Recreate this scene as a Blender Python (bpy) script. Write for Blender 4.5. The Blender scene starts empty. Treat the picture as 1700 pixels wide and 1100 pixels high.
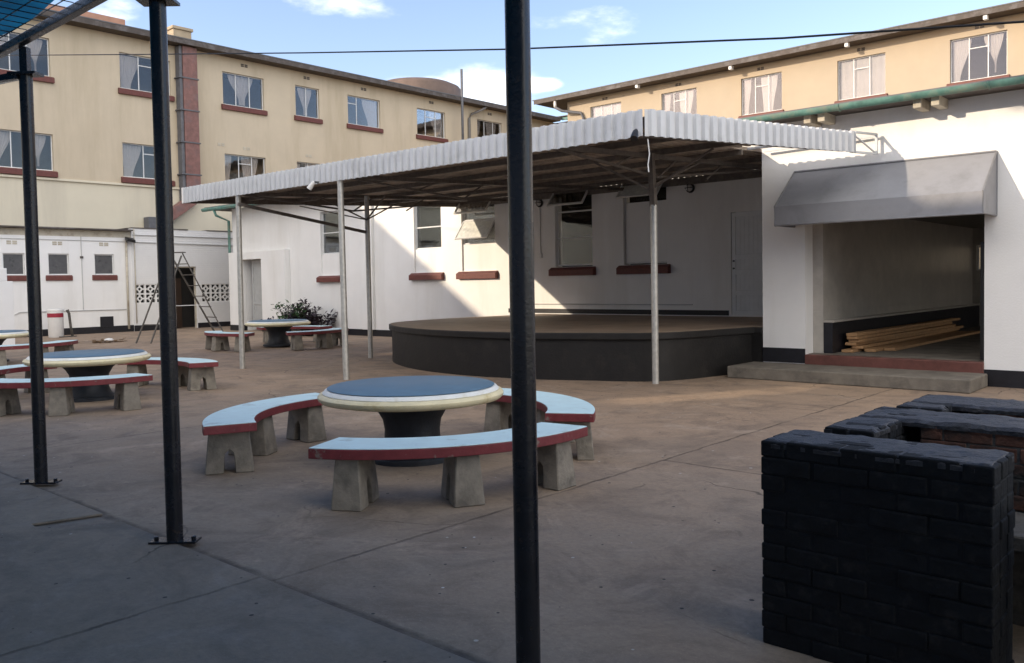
import bpy, bmesh, math, random
from mathutils import Vector, Matrix
random.seed(7)
PI = math.pi
R = math.radians
S = bpy.context.scene
COL = S.collection

# ------------------------------------------------------------------ camera
cam = bpy.data.objects.new('camera', bpy.data.cameras.new('camera'))
COL.objects.link(cam)
yaw, pitch, roll = R(41.92), R(2.145), R(1.001)
fw = Vector((-math.sin(yaw) * math.cos(pitch), math.cos(yaw) * math.cos(pitch), -math.sin(pitch)))
rt0 = Vector((math.cos(yaw), math.sin(yaw), 0)); up0 = rt0.cross(fw)
rt = math.cos(roll) * rt0 - math.sin(roll) * up0
up = math.cos(roll) * up0 + math.sin(roll) * rt0
m = Matrix((rt, up, -fw)).transposed().to_4x4(); m.translation = Vector((0, 0, 1.58))
cam.matrix_world = m
cam.data.sensor_width = 36; cam.data.lens = 36 * 1417 / 1700; cam.data.shift_y = -28 / 1700
cam.data.clip_end = 3000; cam.data.clip_start = 0.05
S.camera = cam

# ------------------------------------------------------------------ light
TO_SUN = Vector((-1, -1.9, .66)).normalized()
SUN_EL = math.asin(TO_SUN.z); SUN_AZ = math.atan2(TO_SUN.x, TO_SUN.y)
sun = bpy.data.objects.new('sun', bpy.data.lights.new('sun', 'SUN')); COL.objects.link(sun)
sun.data.energy = 2.0; sun.data.angle = R(.5); sun.data.color = (1, .83, .62)
sun.rotation_euler = TO_SUN.to_track_quat('Z', 'Y').to_euler(); sun.location = (-20, -38, 30)
W = bpy.data.worlds.new('World'); S.world = W; W.use_nodes = True
wn, wl = W.node_tree.nodes, W.node_tree.links
bg = wn['Background']
sky = wn.new('ShaderNodeTexSky'); sky.sky_type = 'NISHITA'; sky.sun_disc = False
sky.sun_elevation = SUN_EL; sky.sun_rotation = SUN_AZ
sky.air_density = 1.0; sky.dust_density = .6; sky.ozone_density = 1.6
bg.inputs[1].default_value = .15
S.view_settings.view_transform = 'Standard'; S.view_settings.look = 'None'
S.view_settings.exposure = 1.1; S.view_settings.gamma = 1

def wnode(t, **k):
    n = wn.new(t)
    for a, b in k.items(): setattr(n, a, b)
    return n
def build_clouds():
    tc = wnode('ShaderNodeTexCoord')
    # stretch the vertical so that clouds lie in flat banks
    mp = wnode('ShaderNodeMapping'); mp.inputs['Scale'].default_value = (3.2, 3.2, 9.0)
    wl.new(tc.outputs['Generated'], mp.inputs[0])
    nz = wnode('ShaderNodeTexNoise'); nz.inputs['Scale'].default_value = 1.0; nz.inputs['Detail'].default_value = 9
    nz.inputs['Roughness'].default_value = .58
    wl.new(mp.outputs[0], nz.inputs['Vector'])
    total = None
    # (direction, half width, height squash, strength): banks low over the roofs and wisps above
    for d, wid, sq, amp in CLOUDS:
        v = Vector(d).normalized()
        sub = wnode('ShaderNodeVectorMath', operation='SUBTRACT'); sub.inputs[1].default_value = v
        wl.new(tc.outputs['Generated'], sub.inputs[0])
        mul = wnode('ShaderNodeVectorMath', operation='MULTIPLY'); mul.inputs[1].default_value = (1 / wid, 1 / wid, sq / wid)
        wl.new(sub.outputs[0], mul.inputs[0])
        ln = wnode('ShaderNodeVectorMath', operation='LENGTH'); wl.new(mul.outputs[0], ln.inputs[0])
        mr = wnode('ShaderNodeMapRange', interpolation_type='SMOOTHSTEP')
        mr.inputs[1].default_value = 1.0; mr.inputs[2].default_value = 0.0; mr.inputs[3].default_value = 0; mr.inputs[4].default_value = amp
        wl.new(ln.outputs['Value'], mr.inputs[0])
        if total is None: total = mr.outputs[0]
        else:
            a = wnode('ShaderNodeMath', operation='ADD'); wl.new(total, a.inputs[0]); wl.new(mr.outputs[0], a.inputs[1]); total = a.outputs[0]
    # density = blob + noise - threshold
    a = wnode('ShaderNodeMath', operation='MULTIPLY_ADD'); a.inputs[1].default_value = 4.2; a.inputs[2].default_value = -2.75
    wl.new(nz.outputs['Fac'], a.inputs[0])
    b = wnode('ShaderNodeMath', operation='ADD'); wl.new(a.outputs[0], b.inputs[0]); wl.new(total, b.inputs[1])
    mr = wnode('ShaderNodeMapRange', interpolation_type='SMOOTHSTEP')
    mr.inputs[1].default_value = 0; mr.inputs[2].default_value = .9; mr.inputs[3].default_value = 0.0; mr.inputs[4].default_value = .92
    wl.new(b.outputs[0], mr.inputs[0])
    mx = wnode('ShaderNodeMix', data_type='RGBA')
    tint = wnode('ShaderNodeVectorMath', operation='MULTIPLY'); tint.inputs[1].default_value = (1.07, .95, 1.0); wl.new(sky.outputs[0], tint.inputs[0])
    wl.new(mr.outputs[0], mx.inputs[0]); wl.new(tint.outputs[0], mx.inputs[6]); mx.inputs[7].default_value = CLOUD_COL
    wl.new(mx.outputs[2], bg.inputs[0])
CLOUD_COL = (8.6, 8.3, 7.9, 1)
CLOUDS = [((-.675, .705, .200), .13, 1.9, 1.35), ((-.77, .59, .215), .16, 3.0, 1.1), ((-.77, .57, .302), .12, 4.0, .55),
          ((-.56, .78, .29), .16, 4.0, .62), ((-.62, .75, .222), .05, 4.0, .9), ((-.88, .40, .27), .14, 2.5, .5),
          ((.45, -.35, .80), .95, 1.0, 1.9), ((.9, -.2, .40), .95, 1.1, 1.9), ((-.15, -.85, .50), .75, 1.1, 1.9)]   # the last three: unseen broad cloud added behind and over the viewer for fill
build_clouds()

# ------------------------------------------------------------------ helpers
class MB:
    def __init__(s): s.bm = bmesh.new()
    def v(s, p): return s.bm.verts.new(p)
    def face(s, pts):
        try: return s.bm.faces.new([s.v(p) for p in pts])
        except ValueError: return None
    def hexa(s, p):
        v = [s.v(q) for q in p]
        for f in ((0, 3, 2, 1), (4, 5, 6, 7), (0, 1, 5, 4), (1, 2, 6, 5), (2, 3, 7, 6), (3, 0, 4, 7)): s.bm.faces.new([v[i] for i in f])
        return s
    def box(s, x0, x1, y0, y1, z0, z1):
        return s.hexa([(x0, y0, z0), (x1, y0, z0), (x1, y1, z0), (x0, y1, z0), (x0, y0, z1), (x1, y0, z1), (x1, y1, z1), (x0, y1, z1)])
    def bar(s, a, b, w, h=None, roll=0):
        a, b = Vector(a), Vector(b); h = h or w
        d = (b - a).normalized(); q = Vector((0, 0, 1)) if abs(d.z) < .95 else Vector((math.cos(roll), math.sin(roll), 0))
        x = d.cross(q).normalized(); y = x.cross(d)
        x, y = x * w / 2, y * h / 2
        return s.hexa([a - x - y, a + x - y, a + x + y, a - x + y, b - x - y, b + x - y, b + x + y, b - x + y])
    def tube(s, pts, r, n=10):
        pts = [Vector(p) for p in pts]; rings = []
        rr = r if isinstance(r, (list, tuple)) else [r] * len(pts)
        for i, p in enumerate(pts):
            d = (pts[min(i + 1, len(pts) - 1)] - pts[max(i - 1, 0)]).normalized()
            q = Vector((0, 0, 1)) if abs(d.z) < .95 else Vector((1, 0, 0))
            x = d.cross(q).normalized(); y = d.cross(x)
            rings.append([s.v(p + (x * math.cos(2 * PI * k / n) + y * math.sin(2 * PI * k / n)) * rr[i]) for k in range(n)])
        for a, b in zip(rings, rings[1:]):
            for k in range(n): s.bm.faces.new((a[k], a[(k + 1) % n], b[(k + 1) % n], b[k]))
        s.bm.faces.new(rings[0][::-1]); s.bm.faces.new(rings[-1]); return s
    def prism(s, poly, z0, z1, top=None):
        n = len(poly); top = top or poly
        a = [s.v((x, y, z0)) for x, y in poly]; b = [s.v((x, y, z1)) for x, y in top]
        for k in range(n): s.bm.faces.new((a[k], a[(k + 1) % n], b[(k + 1) % n], b[k]))
        s.bm.faces.new(a[::-1]); s.bm.faces.new(b); return s
    def lathe(s, prof, n=64, c=(0, 0, 0), caps=True):
        rings = [[s.v((c[0] + r * math.cos(2 * PI * k / n), c[1] + r * math.sin(2 * PI * k / n), c[2] + z)) for k in range(n)] for r, z in prof]
        for a, b in zip(rings, rings[1:]):
            for k in range(n): s.bm.faces.new((a[k], a[(k + 1) % n], b[(k + 1) % n], b[k]))
        if caps: s.bm.faces.new(rings[0][::-1]); s.bm.faces.new(rings[-1])
        return s
    def grid(s, rows):
        V = [[s.v(p) for p in r] for r in rows]
        for a, b in zip(V, V[1:]):
            for k in range(len(a) - 1): s.bm.faces.new((a[k], a[k + 1], b[k + 1], b[k]))
        return s
    def wall(s, u0, u1, z0, z1, holes, w0, w1):
        us = sorted(set([u0, u1] + [h[k] for h in holes for k in (0, 1) if u0 < h[k] < u1]))
        zs = sorted(set([z0, z1] + [h[k] for h in holes for k in (2, 3) if z0 < h[k] < z1]))
        def solid(i, j):
            if i < 0 or j < 0 or i >= len(us) - 1 or j >= len(zs) - 1: return False
            cu, cz = (us[i] + us[i + 1]) / 2, (zs[j] + zs[j + 1]) / 2
            return not any(h[0] < cu < h[1] and h[2] < cz < h[3] for h in holes)
        for i in range(len(us) - 1):
            for j in range(len(zs) - 1):
                if not solid(i, j): continue
                a, b, c, d = us[i], us[i + 1], zs[j], zs[j + 1]
                s.face([(a, w0, c), (b, w0, c), (b, w0, d), (a, w0, d)])
                s.face([(a, w1, c), (a, w1, d), (b, w1, d), (b, w1, c)])
                if not solid(i - 1, j): s.face([(a, w0, c), (a, w0, d), (a, w1, d), (a, w1, c)])
                if not solid(i + 1, j): s.face([(b, w0, c), (b, w1, c), (b, w1, d), (b, w0, d)])
                if not solid(i, j - 1): s.face([(a, w0, c), (a, w1, c), (b, w1, c), (b, w0, c)])
                if not solid(i, j + 1): s.face([(a, w0, d), (b, w0, d), (b, w1, d), (a, w1, d)])
        bmesh.ops.remove_doubles(s.bm, verts=s.bm.verts, dist=1e-5)
        return s
    def done(s, name, mat, parent=None, smooth=False, bevel=0, seg=2, loc=None, rotz=0, recalc=True):
        if recalc: bmesh.ops.recalc_face_normals(s.bm, faces=s.bm.faces)
        me = bpy.data.meshes.new(name); s.bm.to_mesh(me); s.bm.free()
        for i in (mat if isinstance(mat, (list, tuple)) else [mat]): me.materials.append(i)
        if smooth: me.polygons.foreach_set('use_smooth', [True] * len(me.polygons))
        o = bpy.data.objects.new(name, me); COL.objects.link(o)
        if parent: o.parent = parent
        if loc: o.location = loc
        o.rotation_euler.z = rotz
        if bevel:
            b = o.modifiers.new('bevel', 'BEVEL'); b.width = bevel; b.segments = seg; b.limit_method = 'ANGLE'; b.angle_limit = R(35)
        if smooth == 'auto':
            e = o.modifiers.new('split', 'EDGE_SPLIT'); e.split_angle = R(40)
        return o

def tag(o, label, cat, group=None):
    o['label'] = label; o['category'] = cat
    if group: o['group'] = group
    return o
def thing(name, label, cat, loc=(0, 0, 0), rotz=0, group=None):
    o = bpy.data.objects.new(name, None); COL.objects.link(o); o.location = loc; o.rotation_euler.z = rotz
    o.empty_display_size = .2
    return tag(o, label, cat, group)
def struct(o): o['kind'] = 'structure'; return o
def dup(root, loc, rotz=0, label=None):
    r = root.copy(); COL.objects.link(r); r.location = loc; r.rotation_euler.z = rotz
    if label: r['label'] = label
    for ch in list(root.children):
        c = ch.copy(); COL.objects.link(c); c.parent = r
        for g in list(ch.children):
            d = g.copy(); COL.objects.link(d); d.parent = c
    return r

# ------------------------------------------------------------------ materials
def mat(name, col, rough=.7, var=.12, scale=6, bump=.0, bscale=60, metal=0, spec=.4, dirt=None, dscale=1.2, dlo=.5, dhi=.75, streak=False, coat=0, alpha=1):
    """painted / mineral surface: base colour varied by noise, an optional second colour in stains, fine bump"""
    M = bpy.data.materials.new(name); M.use_nodes = True
    n, l = M.node_tree.nodes, M.node_tree.links; p = n['Principled BSDF']
    tc = n.new('ShaderNodeTexCoord'); geo = n.new('ShaderNodeNewGeometry')
    def noise(sc, det=6, ro=.6, vec=None):
        t = n.new('ShaderNodeTexNoise'); t.inputs['Scale'].default_value = sc; t.inputs['Detail'].default_value = det; t.inputs['Roughness'].default_value = ro
        l.new(vec or geo.outputs['Position'], t.inputs['Vector']); return t
    nz = noise(scale)
    cr = n.new('ShaderNodeMapRange'); cr.inputs[1].default_value = .3; cr.inputs[2].default_value = .7; cr.inputs[3].default_value = 1 - var; cr.inputs[4].default_value = 1 + var
    l.new(nz.outputs['Fac'], cr.inputs[0])
    mul = n.new('ShaderNodeVectorMath'); mul.operation = 'SCALE'; mul.inputs[0].default_value = col
    l.new(cr.outputs[0], mul.inputs['Scale']); out = mul.outputs[0]
    if dirt:
        vec = None
        if streak:
            mp = n.new('ShaderNodeMapping'); mp.inputs['Scale'].default_value = (1, 1, .14); l.new(geo.outputs['Position'], mp.inputs[0]); vec = mp.outputs[0]
        dn = noise(dscale, 8, .65, vec)
        mr = n.new('ShaderNodeMapRange'); mr.inputs[1].default_value = dlo; mr.inputs[2].default_value = dhi; mr.inputs[3].default_value = 0; mr.inputs[4].default_value = 1
        l.new(dn.outputs['Fac'], mr.inputs[0])
        mx = n.new('ShaderNodeMix'); mx.data_type = 'RGBA'; l.new(mr.outputs[0], mx.inputs[0]); l.new(out, mx.inputs[6]); mx.inputs[7].default_value = (*dirt, 1)
        out = mx.outputs[2]
    l.new(out, p.inputs['Base Color'])
    rr = n.new('ShaderNodeMapRange'); rr.inputs[3].default_value = max(.02, rough - .1); rr.inputs[4].default_value = min(1, rough + .1)
    l.new(nz.outputs['Fac'], rr.inputs[0]); l.new(rr.outputs[0], p.inputs['Roughness'])
    p.inputs['Metallic'].default_value = metal; p.inputs['Specular IOR Level'].default_value = spec; p.inputs['Coat Weight'].default_value = coat
    if bump:
        bn = noise(bscale, 5); b = n.new('ShaderNodeBump'); b.inputs['Strength'].default_value = bump; b.inputs['Distance'].default_value = .01
        l.new(bn.outputs['Fac'], b.inputs['Height']); l.new(b.outputs[0], p.inputs['Normal'])
    return M

M = {}
M['white'] = mat('white wall paint', (.80, .79, .775), .6, .03, 1.5, .35, 35, dirt=(.66, .64, .60), dscale=.9, dlo=.5, dhi=.85, streak=True)
M['cream'] = mat('cream wall paint', (.56, .472, .35), .75, .04, 1.2, .35, 30, dirt=(.44, .365, .255), dscale=1.0, dlo=.48, dhi=.78, streak=True)
M['creamsun'] = mat('cream paint darkened for sun', (.42, .345, .255), .75, .04, 1.2, .35, 30, dirt=(.42, .33, .22), dscale=.5, dlo=.52, dhi=.85, streak=True)  # same cream darkened to keep the sunlit block from overexposing
M['palecream'] = mat('pale cream wall paint', (.66, .60, .47), .75, .04, 1.0, .35, 30, dirt=(.5, .45, .36), dscale=.6, dlo=.5, dhi=.8, streak=True)
M['plinth'] = mat('black plinth paint', (.012, .012, .016), .45, .3, 8, .3, 40)
M['sill'] = mat('red oxide sill paint', (.135, .042, .034), .55, .2, 12, .3, 50)
M['frame'] = mat('steel window frame paint', (.70, .70, .69), .5, .08, 20)
M['fascia'] = mat('weathered fascia board', (.085, .07, .062), .7, .25, 4, .3, 40, dirt=(.16, .15, .15), dscale=2)
M['soffit'] = mat('brown eaves boards', (.10, .075, .055), .8, .2, 3)
M['roofsheet'] = mat('roof sheeting', (.12, .12, .125), .6, .15, 3)
M['gutter'] = mat('green copper gutter', (.10, .22, .19), .6, .3, 6, .2, 40, dirt=(.22, .18, .13), dscale=3)
M['galv'] = mat('galvanised pipe', (.50, .49, .46), .42, .15, 14, .1, 80, metal=.55)
M['steel'] = mat('dark structural steel', (.15, .13, .115), .6, .3, 12, .15, 60, metal=.2)
M['zinc'] = mat('old zinc roofing underside', (.50, .43, .365), .62, .25, 5, .1, 60, metal=.1, dirt=(.20, .155, .12), dscale=1.6, dlo=.45, dhi=.7)
M['fasciasheet'] = mat('grey painted sheeting', (.60, .61, .625), .5, .05, 3, .05, 40, dirt=(.40, .40, .40), dscale=2, dlo=.55, dhi=.85)
M['black'] = mat('black gloss steel paint', (.008, .009, .013), .26, .3, 9, .15, 50, spec=.5, dirt=(.03, .022, .018), dscale=14, dlo=.62, dhi=.7)
M['stage'] = mat('black stage paint', (.0095, .0085, .0085), .55, .3, 5, .4, 25, dirt=(.024, .020, .017), dscale=3.5, dlo=.52, dhi=.78)
M['stagetop'] = mat('worn stage floor', (.27, .20, .145), .6, .3, 3, .2, 40, dirt=(.11, .085, .068), dscale=1.5)
M['concrete'] = mat('bare concrete legs', (.235, .21, .175), .85, .2, 9, .6, 35, dirt=(.10, .09, .078), dscale=5, dlo=.48, dhi=.75)
M['stepconc'] = mat('worn step concrete', (.17, .15, .125), .8, .2, 5, .5, 35, dirt=(.09, .08, .068), dscale=3, dlo=.45, dhi=.7)
M['redstep'] = mat('red polished step', (.13, .05, .04), .45, .25, 7, .2, 40)
M['redpaint'] = mat('red bench edge paint', (.17, .032, .038), .5, .18, 14, .25, 50, dirt=(.20, .16, .14), dscale=11, dlo=.60, dhi=.66)
M['bluepale'] = mat('pale blue bench paint', (.56, .74, .77), .5, .06, 8, .15, 60, dirt=(.34, .43, .44), dscale=6, dlo=.58, dhi=.74)
M['bluetop'] = mat('blue table paint', (.10, .178, .25), .5, .14, 6, .15, 60, dirt=(.12, .20, .27), dscale=4, dlo=.52, dhi=.8)
M['creamrim'] = mat('cream table rim paint', (.72, .64, .42), .5, .08, 8, .2, 50, dirt=(.55, .44, .22), dscale=6, dlo=.56, dhi=.75)
M['rimwhite'] = mat('white table bevel paint', (.76, .76, .72), .5, .06, 8, .2, 50, dirt=(.6, .55, .42), dscale=5, dlo=.58, dhi=.8)
M['pedestal'] = mat('dark pedestal paint', (.022, .026, .034), .5, .35, 8, .3, 40)
M['blackbrick'] = mat('black painted brick', (.007, .008, .010), .75, .4, 14, .9, 30, spec=.25, dirt=(.026, .025, .024), dscale=9, dlo=.56, dhi=.74)
M['wornbrick'] = mat('worn black painted brick', (.035, .033, .03), .7, .4, 14, .9, 30, dirt=(.09, .083, .072), dscale=7, dlo=.5, dhi=.72)
M['capmortar'] = mat('black painted mortar', (.022, .023, .028), .5, .5, 18, .9, 60, dirt=(.055, .055, .06), dscale=10, dlo=.5, dhi=.7)
M['redbrick'] = mat('sooty red brick', (.15, .065, .042), .9, .4, 12, .8, 45, dirt=(.03, .027, .024), dscale=5, dlo=.40, dhi=.60)
M['ash'] = mat('ash and mortar', (.10, .094, .085), .95, .3, 20, .8, 40)
M['timber'] = mat('sawn pine', (.42, .245, .12), .7, .2, 10, .2, 50)
M['awning'] = mat('grey awning cloth', (.27, .272, .29), .85, .06, 4, .12, 90, spec=.2, dirt=(.17, .17, .175), dscale=2, dlo=.5, dhi=.8)
M['awningframe'] = mat('awning frame tube', (.22, .22, .23), .5, .1, 10, metal=.3)
M['door'] = mat('pale grey door paint', (.72, .735, .74), .55, .06, 5, .2, 40)
M['greydoor'] = mat('old grey door paint', (.40, .405, .40), .6, .08, 5, .2, 40)
M['dado'] = mat('grey dado paint', (.42, .39, .35), .35, .15, 3, .2, 30)
M['flue'] = mat('red oxide flue', (.215, .11, .095), .7, .25, 6, .3, 30, dirt=(.16, .12, .12), dscale=2.2)
M['fluegrey'] = mat('grey flue paint', (.12, .12, .13), .6, .2, 6)
M['pinkwall'] = mat('pink roof parapet', (.42, .23, .16), .8, .12, 3, .3, 30)
M['tank'] = mat('rusty brown tank', (.15, .105, .085), .7, .2, 2, .2, 20)
M['chimney'] = mat('chimney plaster', (.40, .32, .22), .8, .15, 4, .3, 30)
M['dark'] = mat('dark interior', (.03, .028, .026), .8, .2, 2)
M['roomwall'] = mat('dim room wall', (.26, .245, .22), .8, .1, 2)
M['plastic'] = mat('white plastic', (.72, .71, .69), .4, .05, 6)
M['bucketred'] = mat('red label print', (.30, .02, .04), .5, .1, 6)
M['lampblack'] = mat('black lamp housing', (.015, .015, .016), .4, .1, 6)
M['ladder'] = mat('weathered ladder', (.10, .09, .08), .6, .3, 12, metal=.2)
M['cable'] = mat('black cable sheath', (.01, .01, .011), .5, .1, 6)
M['leafg'] = mat('green leaves', (.04, .10, .03), .45, .4, 9)
M['leafp'] = mat('dark purple leaves', (.026, .016, .024), .45, .4, 9)
M['wood'] = mat('brown door wood', (.055, .032, .022), .6, .3, 6)
M['debris'] = mat('dead leaves and rags', (.16, .10, .055), .9, .5, 15)
M['conduit'] = mat('painted conduit', (.48, .48, .475), .55, .05, 6)
M['pipegrey'] = mat('grey downpipe', (.17, .155, .145), .55, .15, 6)
M['annexband'] = mat('stained band', (.50, .455, .37), .8, .12, 4, .3, 30, dirt=(.28, .22, .16), dscale=3)

def curtain_mat():
    m_ = mat('net curtain', (.60, .55, .52), .9, .05, 8)
    n, l = m_.node_tree.nodes, m_.node_tree.links; p = n['Principled BSDF']; o = n['Material Output']
    tr = n.new('ShaderNodeBsdfTranslucent'); tr.inputs[0].default_value = (.7, .6, .55, 1)
    mx = n.new('ShaderNodeMixShader'); mx.inputs[0].default_value = .3
    l.new(p.outputs[0], mx.inputs[1]); l.new(tr.outputs[0], mx.inputs[2]); l.new(mx.outputs[0], o.inputs[0]); return m_
M['curtain'] = curtain_mat()
def glass_mat(name, refl, tint):
    m_ = bpy.data.materials.new(name); m_.use_nodes = True
    n, l = m_.node_tree.nodes, m_.node_tree.links; o = n['Material Output']; n.remove(n['Principled BSDF'])
    t = n.new('ShaderNodeBsdfTransparent'); t.inputs[0].default_value = tint
    g = n.new('ShaderNodeBsdfGlossy'); g.inputs[0].default_value = (.9, .92, .95, 1); g.inputs['Roughness'].default_value = .03
    lw = n.new('ShaderNodeFresnel'); lw.inputs[0].default_value = 1.5
    a = n.new('ShaderNodeMath'); a.operation = 'MULTIPLY_ADD'; a.inputs[1].default_value = .55; a.inputs[2].default_value = refl; a.use_clamp = True
    nz = n.new('ShaderNodeTexNoise'); nz.inputs['Scale'].default_value = 1.3; geo = n.new('ShaderNodeNewGeometry'); l.new(geo.outputs['Position'], nz.inputs['Vector'])
    b = n.new('ShaderNodeBump'); b.inputs['Strength'].default_value = .06; b.inputs['Distance'].default_value = .05
    l.new(nz.outputs['Fac'], b.inputs['Height']); l.new(b.outputs[0], g.inputs['Normal'])
    mx = n.new('ShaderNodeMixShader'); l.new(lw.outputs[0], a.inputs[0]); l.new(a.outputs[0], mx.inputs[0])
    l.new(t.outputs[0], mx.inputs[1]); l.new(g.outputs[0], mx.inputs[2]); l.new(mx.outputs[0], o.inputs[0]); return m_
M['glass'] = glass_mat('window glass', .02, (.93, .93, .93, 1))
M['hazyglass'] = glass_mat('dusty glass', .10, (.6, .62, .62, 1))
def frosted_mat():
    m_ = mat('obscured glass', (.72, .73, .68), .25, .15, 10)
    return m_
M['dusty'] = mat('dusty louvre glass', (.085, .085, .09), .3, .15, 5, dirt=(.12, .12, .12), dscale=6)
M['frosted'] = frosted_mat()
def net_mat():
    m_ = bpy.data.materials.new('blue shade cloth'); m_.use_nodes = True
    n, l = m_.node_tree.nodes, m_.node_tree.links; o = n['Material Output']; p = n['Principled BSDF']
    p.inputs['Base Color'].default_value = (.01, .13, .36, 1); p.inputs['Roughness'].default_value = .8
    t = n.new('ShaderNodeBsdfTranslucent'); t.inputs[0].default_value = (.012, .13, .24, 1)
    nz = n.new('ShaderNodeTexNoise'); nz.inputs['Scale'].default_value = 3; geo = n.new('ShaderNodeNewGeometry'); l.new(geo.outputs['Position'], nz.inputs['Vector'])
    mx = n.new('ShaderNodeMixShader'); l.new(nz.outputs['Fac'], mx.inputs[0])
    l.new(p.outputs[0], mx.inputs[1]); l.new(t.outputs[0], mx.inputs[2]); l.new(mx.outputs[0], o.inputs[0]); return m_
M['net'] = net_mat()

def ground_mat(name, base, alt, dark, pale, near_grey=None, speck=True, joints=()):
    m_ = bpy.data.materials.new(name); m_.use_nodes = True
    n, l = m_.node_tree.nodes, m_.node_tree.links; p = n['Principled BSDF']
    geo = n.new('ShaderNodeNewGeometry'); pos = geo.outputs['Position']
    def noise(sc, det=8, ro=.65, d=0):
        t = n.new('ShaderNodeTexNoise'); t.inputs['Scale'].default_value = sc; t.inputs['Detail'].default_value = det; t.inputs['Roughness'].default_value = ro
        t.inputs['Distortion'].default_value = d; l.new(pos, t.inputs['Vector']); return t.outputs['Fac']
    def rng(v, a, b, c=0, d=1):
        r = n.new('ShaderNodeMapRange'); r.inputs[1].default_value = a; r.inputs[2].default_value = b; r.inputs[3].default_value = c; r.inputs[4].default_value = d
        l.new(v, r.inputs[0]); return r.outputs[0]
    def mix(f, a, b):
        x = n.new('ShaderNodeMix'); x.data_type = 'RGBA'
        l.new(f, x.inputs[0])
        for i, q in ((6, a), (7, b)):
            if isinstance(q, tuple): x.inputs[i].default_value = (*q, 1)
            else: l.new(q, x.inputs[i])
        return x.outputs[2]
    def math_(op, a, b=None, c=None):
        x = n.new('ShaderNodeMath'); x.operation = op
        for i, q in enumerate((a, b, c)):
            if q is None: continue
            if isinstance(q, (int, float)): x.inputs[i].default_value = q
            else: l.new(q, x.inputs[i])
        return x.outputs[0]
    sep = n.new('ShaderNodeSeparateXYZ'); l.new(pos, sep.inputs[0])
    c = mix(rng(noise(.45, 6, .6, .6), .38, .66), base, alt)
    if near_grey:                                              # grey mixed in through noise, strongest towards the shelter slab
        e = math_('ADD', math_('MULTIPLY', noise(.7, 7, .65, .8), 5.5), math_('MULTIPLY', sep.outputs[1], -1.0))
        c = mix(rng(e, -5.2, 1.2, 0, .8), c, near_grey)
    c = mix(rng(noise(1.3, 9, .72, 1.4), .47, .72, 0, .85), c, dark)
    c = mix(rng(noise(.55, 7, .7, 2.0), .55, .70, 0, .55), c, dark)
    c = mix(rng(noise(1.05, 9, .72, 1.6), .54, .68, 0, .5), c, pale)
    c = mix(rng(noise(4.2, 6, .7, .5), .60, .70, 0, .5), c, dark)
    c = mix(rng(noise(26, 4), .35, .75, 0, .4), c, dark)
    c = mix(rng(noise(90, 3), .60, .72, 0, .5), c, pale)
    h = noise(45, 6)
    wob = math_('MULTIPLY_ADD', noise(2.2, 6, .7), .10, -.05)
    jn = rng(noise(1.9, 6, .7), .36, .58, .25, 1)
    for ax, val, lo, hi, wd in joints:                      # saw cuts between the cast bays
        a = sep.outputs[ax]; b = sep.outputs[1 - ax]
        d = math_('ABSOLUTE', math_('ADD', math_('SUBTRACT', a, val), wob))
        msk = rng(d, wd * .5, wd * 1.4, 1, 0)
        inr = math_('MULTIPLY', math_('GREATER_THAN', b, lo), math_('LESS_THAN', b, hi))
        msk = math_('MULTIPLY', msk, inr)
        msk = math_('MULTIPLY', msk, jn); c = mix(math_('MULTIPLY', msk, .8), c, tuple(q * .35 for q in dark))
        h = math_('SUBTRACT', h, math_('MULTIPLY', msk, 1.5))
    # hairline cracks wandering through the casting
    dv = n.new('ShaderNodeTexNoise'); dv.inputs['Scale'].default_value = 1.6; dv.inputs['Detail'].default_value = 6; l.new(pos, dv.inputs['Vector'])
    mv = n.new('ShaderNodeVectorMath'); mv.operation = 'MULTIPLY_ADD'; mv.inputs[1].default_value = (.5, .5, 0); l.new(dv.outputs['Color'], mv.inputs[0]); l.new(pos, mv.inputs[2])
    vc = n.new('ShaderNodeTexVoronoi'); vc.feature = 'DISTANCE_TO_EDGE'; vc.inputs['Scale'].default_value = .42; l.new(mv.outputs[0], vc.inputs['Vector'])
    ck = math_('MULTIPLY', rng(vc.outputs['Distance'], .0008, .004, 1, 0), rng(noise(.6, 3), .50, .60))
    c = mix(math_('MULTIPLY', ck, .75), c, tuple(q * .3 for q in dark)); h = math_('SUBTRACT', h, ck)
    if speck:
        for sc, thr, colr in ((4.1, .0105, (.40, .38, .35)), (7, .009, (.03, .03, .03)), (2.9, .008, (.55, .55, .55))):
            vo = n.new('ShaderNodeTexVoronoi'); vo.inputs['Scale'].default_value = sc; l.new(pos, vo.inputs['Vector'])
            rad = math_('MULTIPLY', vo.outputs['Color'], thr * sc * 1.6)
            c = mix(math_('LESS_THAN', vo.outputs['Distance'], rad), c, colr)
    l.new(c, p.inputs['Base Color'])
    l.new(rng(noise(3), .3, .7, .62, .88), p.inputs['Roughness']); p.inputs['Specular IOR Level'].default_value = .35
    b = n.new('ShaderNodeBump'); b.inputs['Strength'].default_value = .5; b.inputs['Distance'].default_value = .006
    l.new(h, b.inputs['Height']); l.new(b.outputs[0], p.inputs['Normal']); return m_
M['yard'] = ground_mat('courtyard concrete', (.365, .26, .178), (.245, .18, .132), (.125, .096, .076), (.46, .365, .285), (.225, .205, .170),
    joints=((1, 2.485, -13, 14, .036), (0, -4.0, 2.5, 30, .014), (1, 6.4, -4, 6, .012), (1, 9.9, -30, -4, .008), (0, -9.2, 2.5, 12, .008), (0, -16.5, 2.5, 12, .008)))
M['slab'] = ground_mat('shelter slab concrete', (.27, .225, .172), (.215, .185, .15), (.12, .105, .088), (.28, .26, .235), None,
    joints=((0, -4.05, -20, 2.5, .014), (0, -.5, -20, 2.5, .014), (1, -1.2, -9, 9, .012)))

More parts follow.
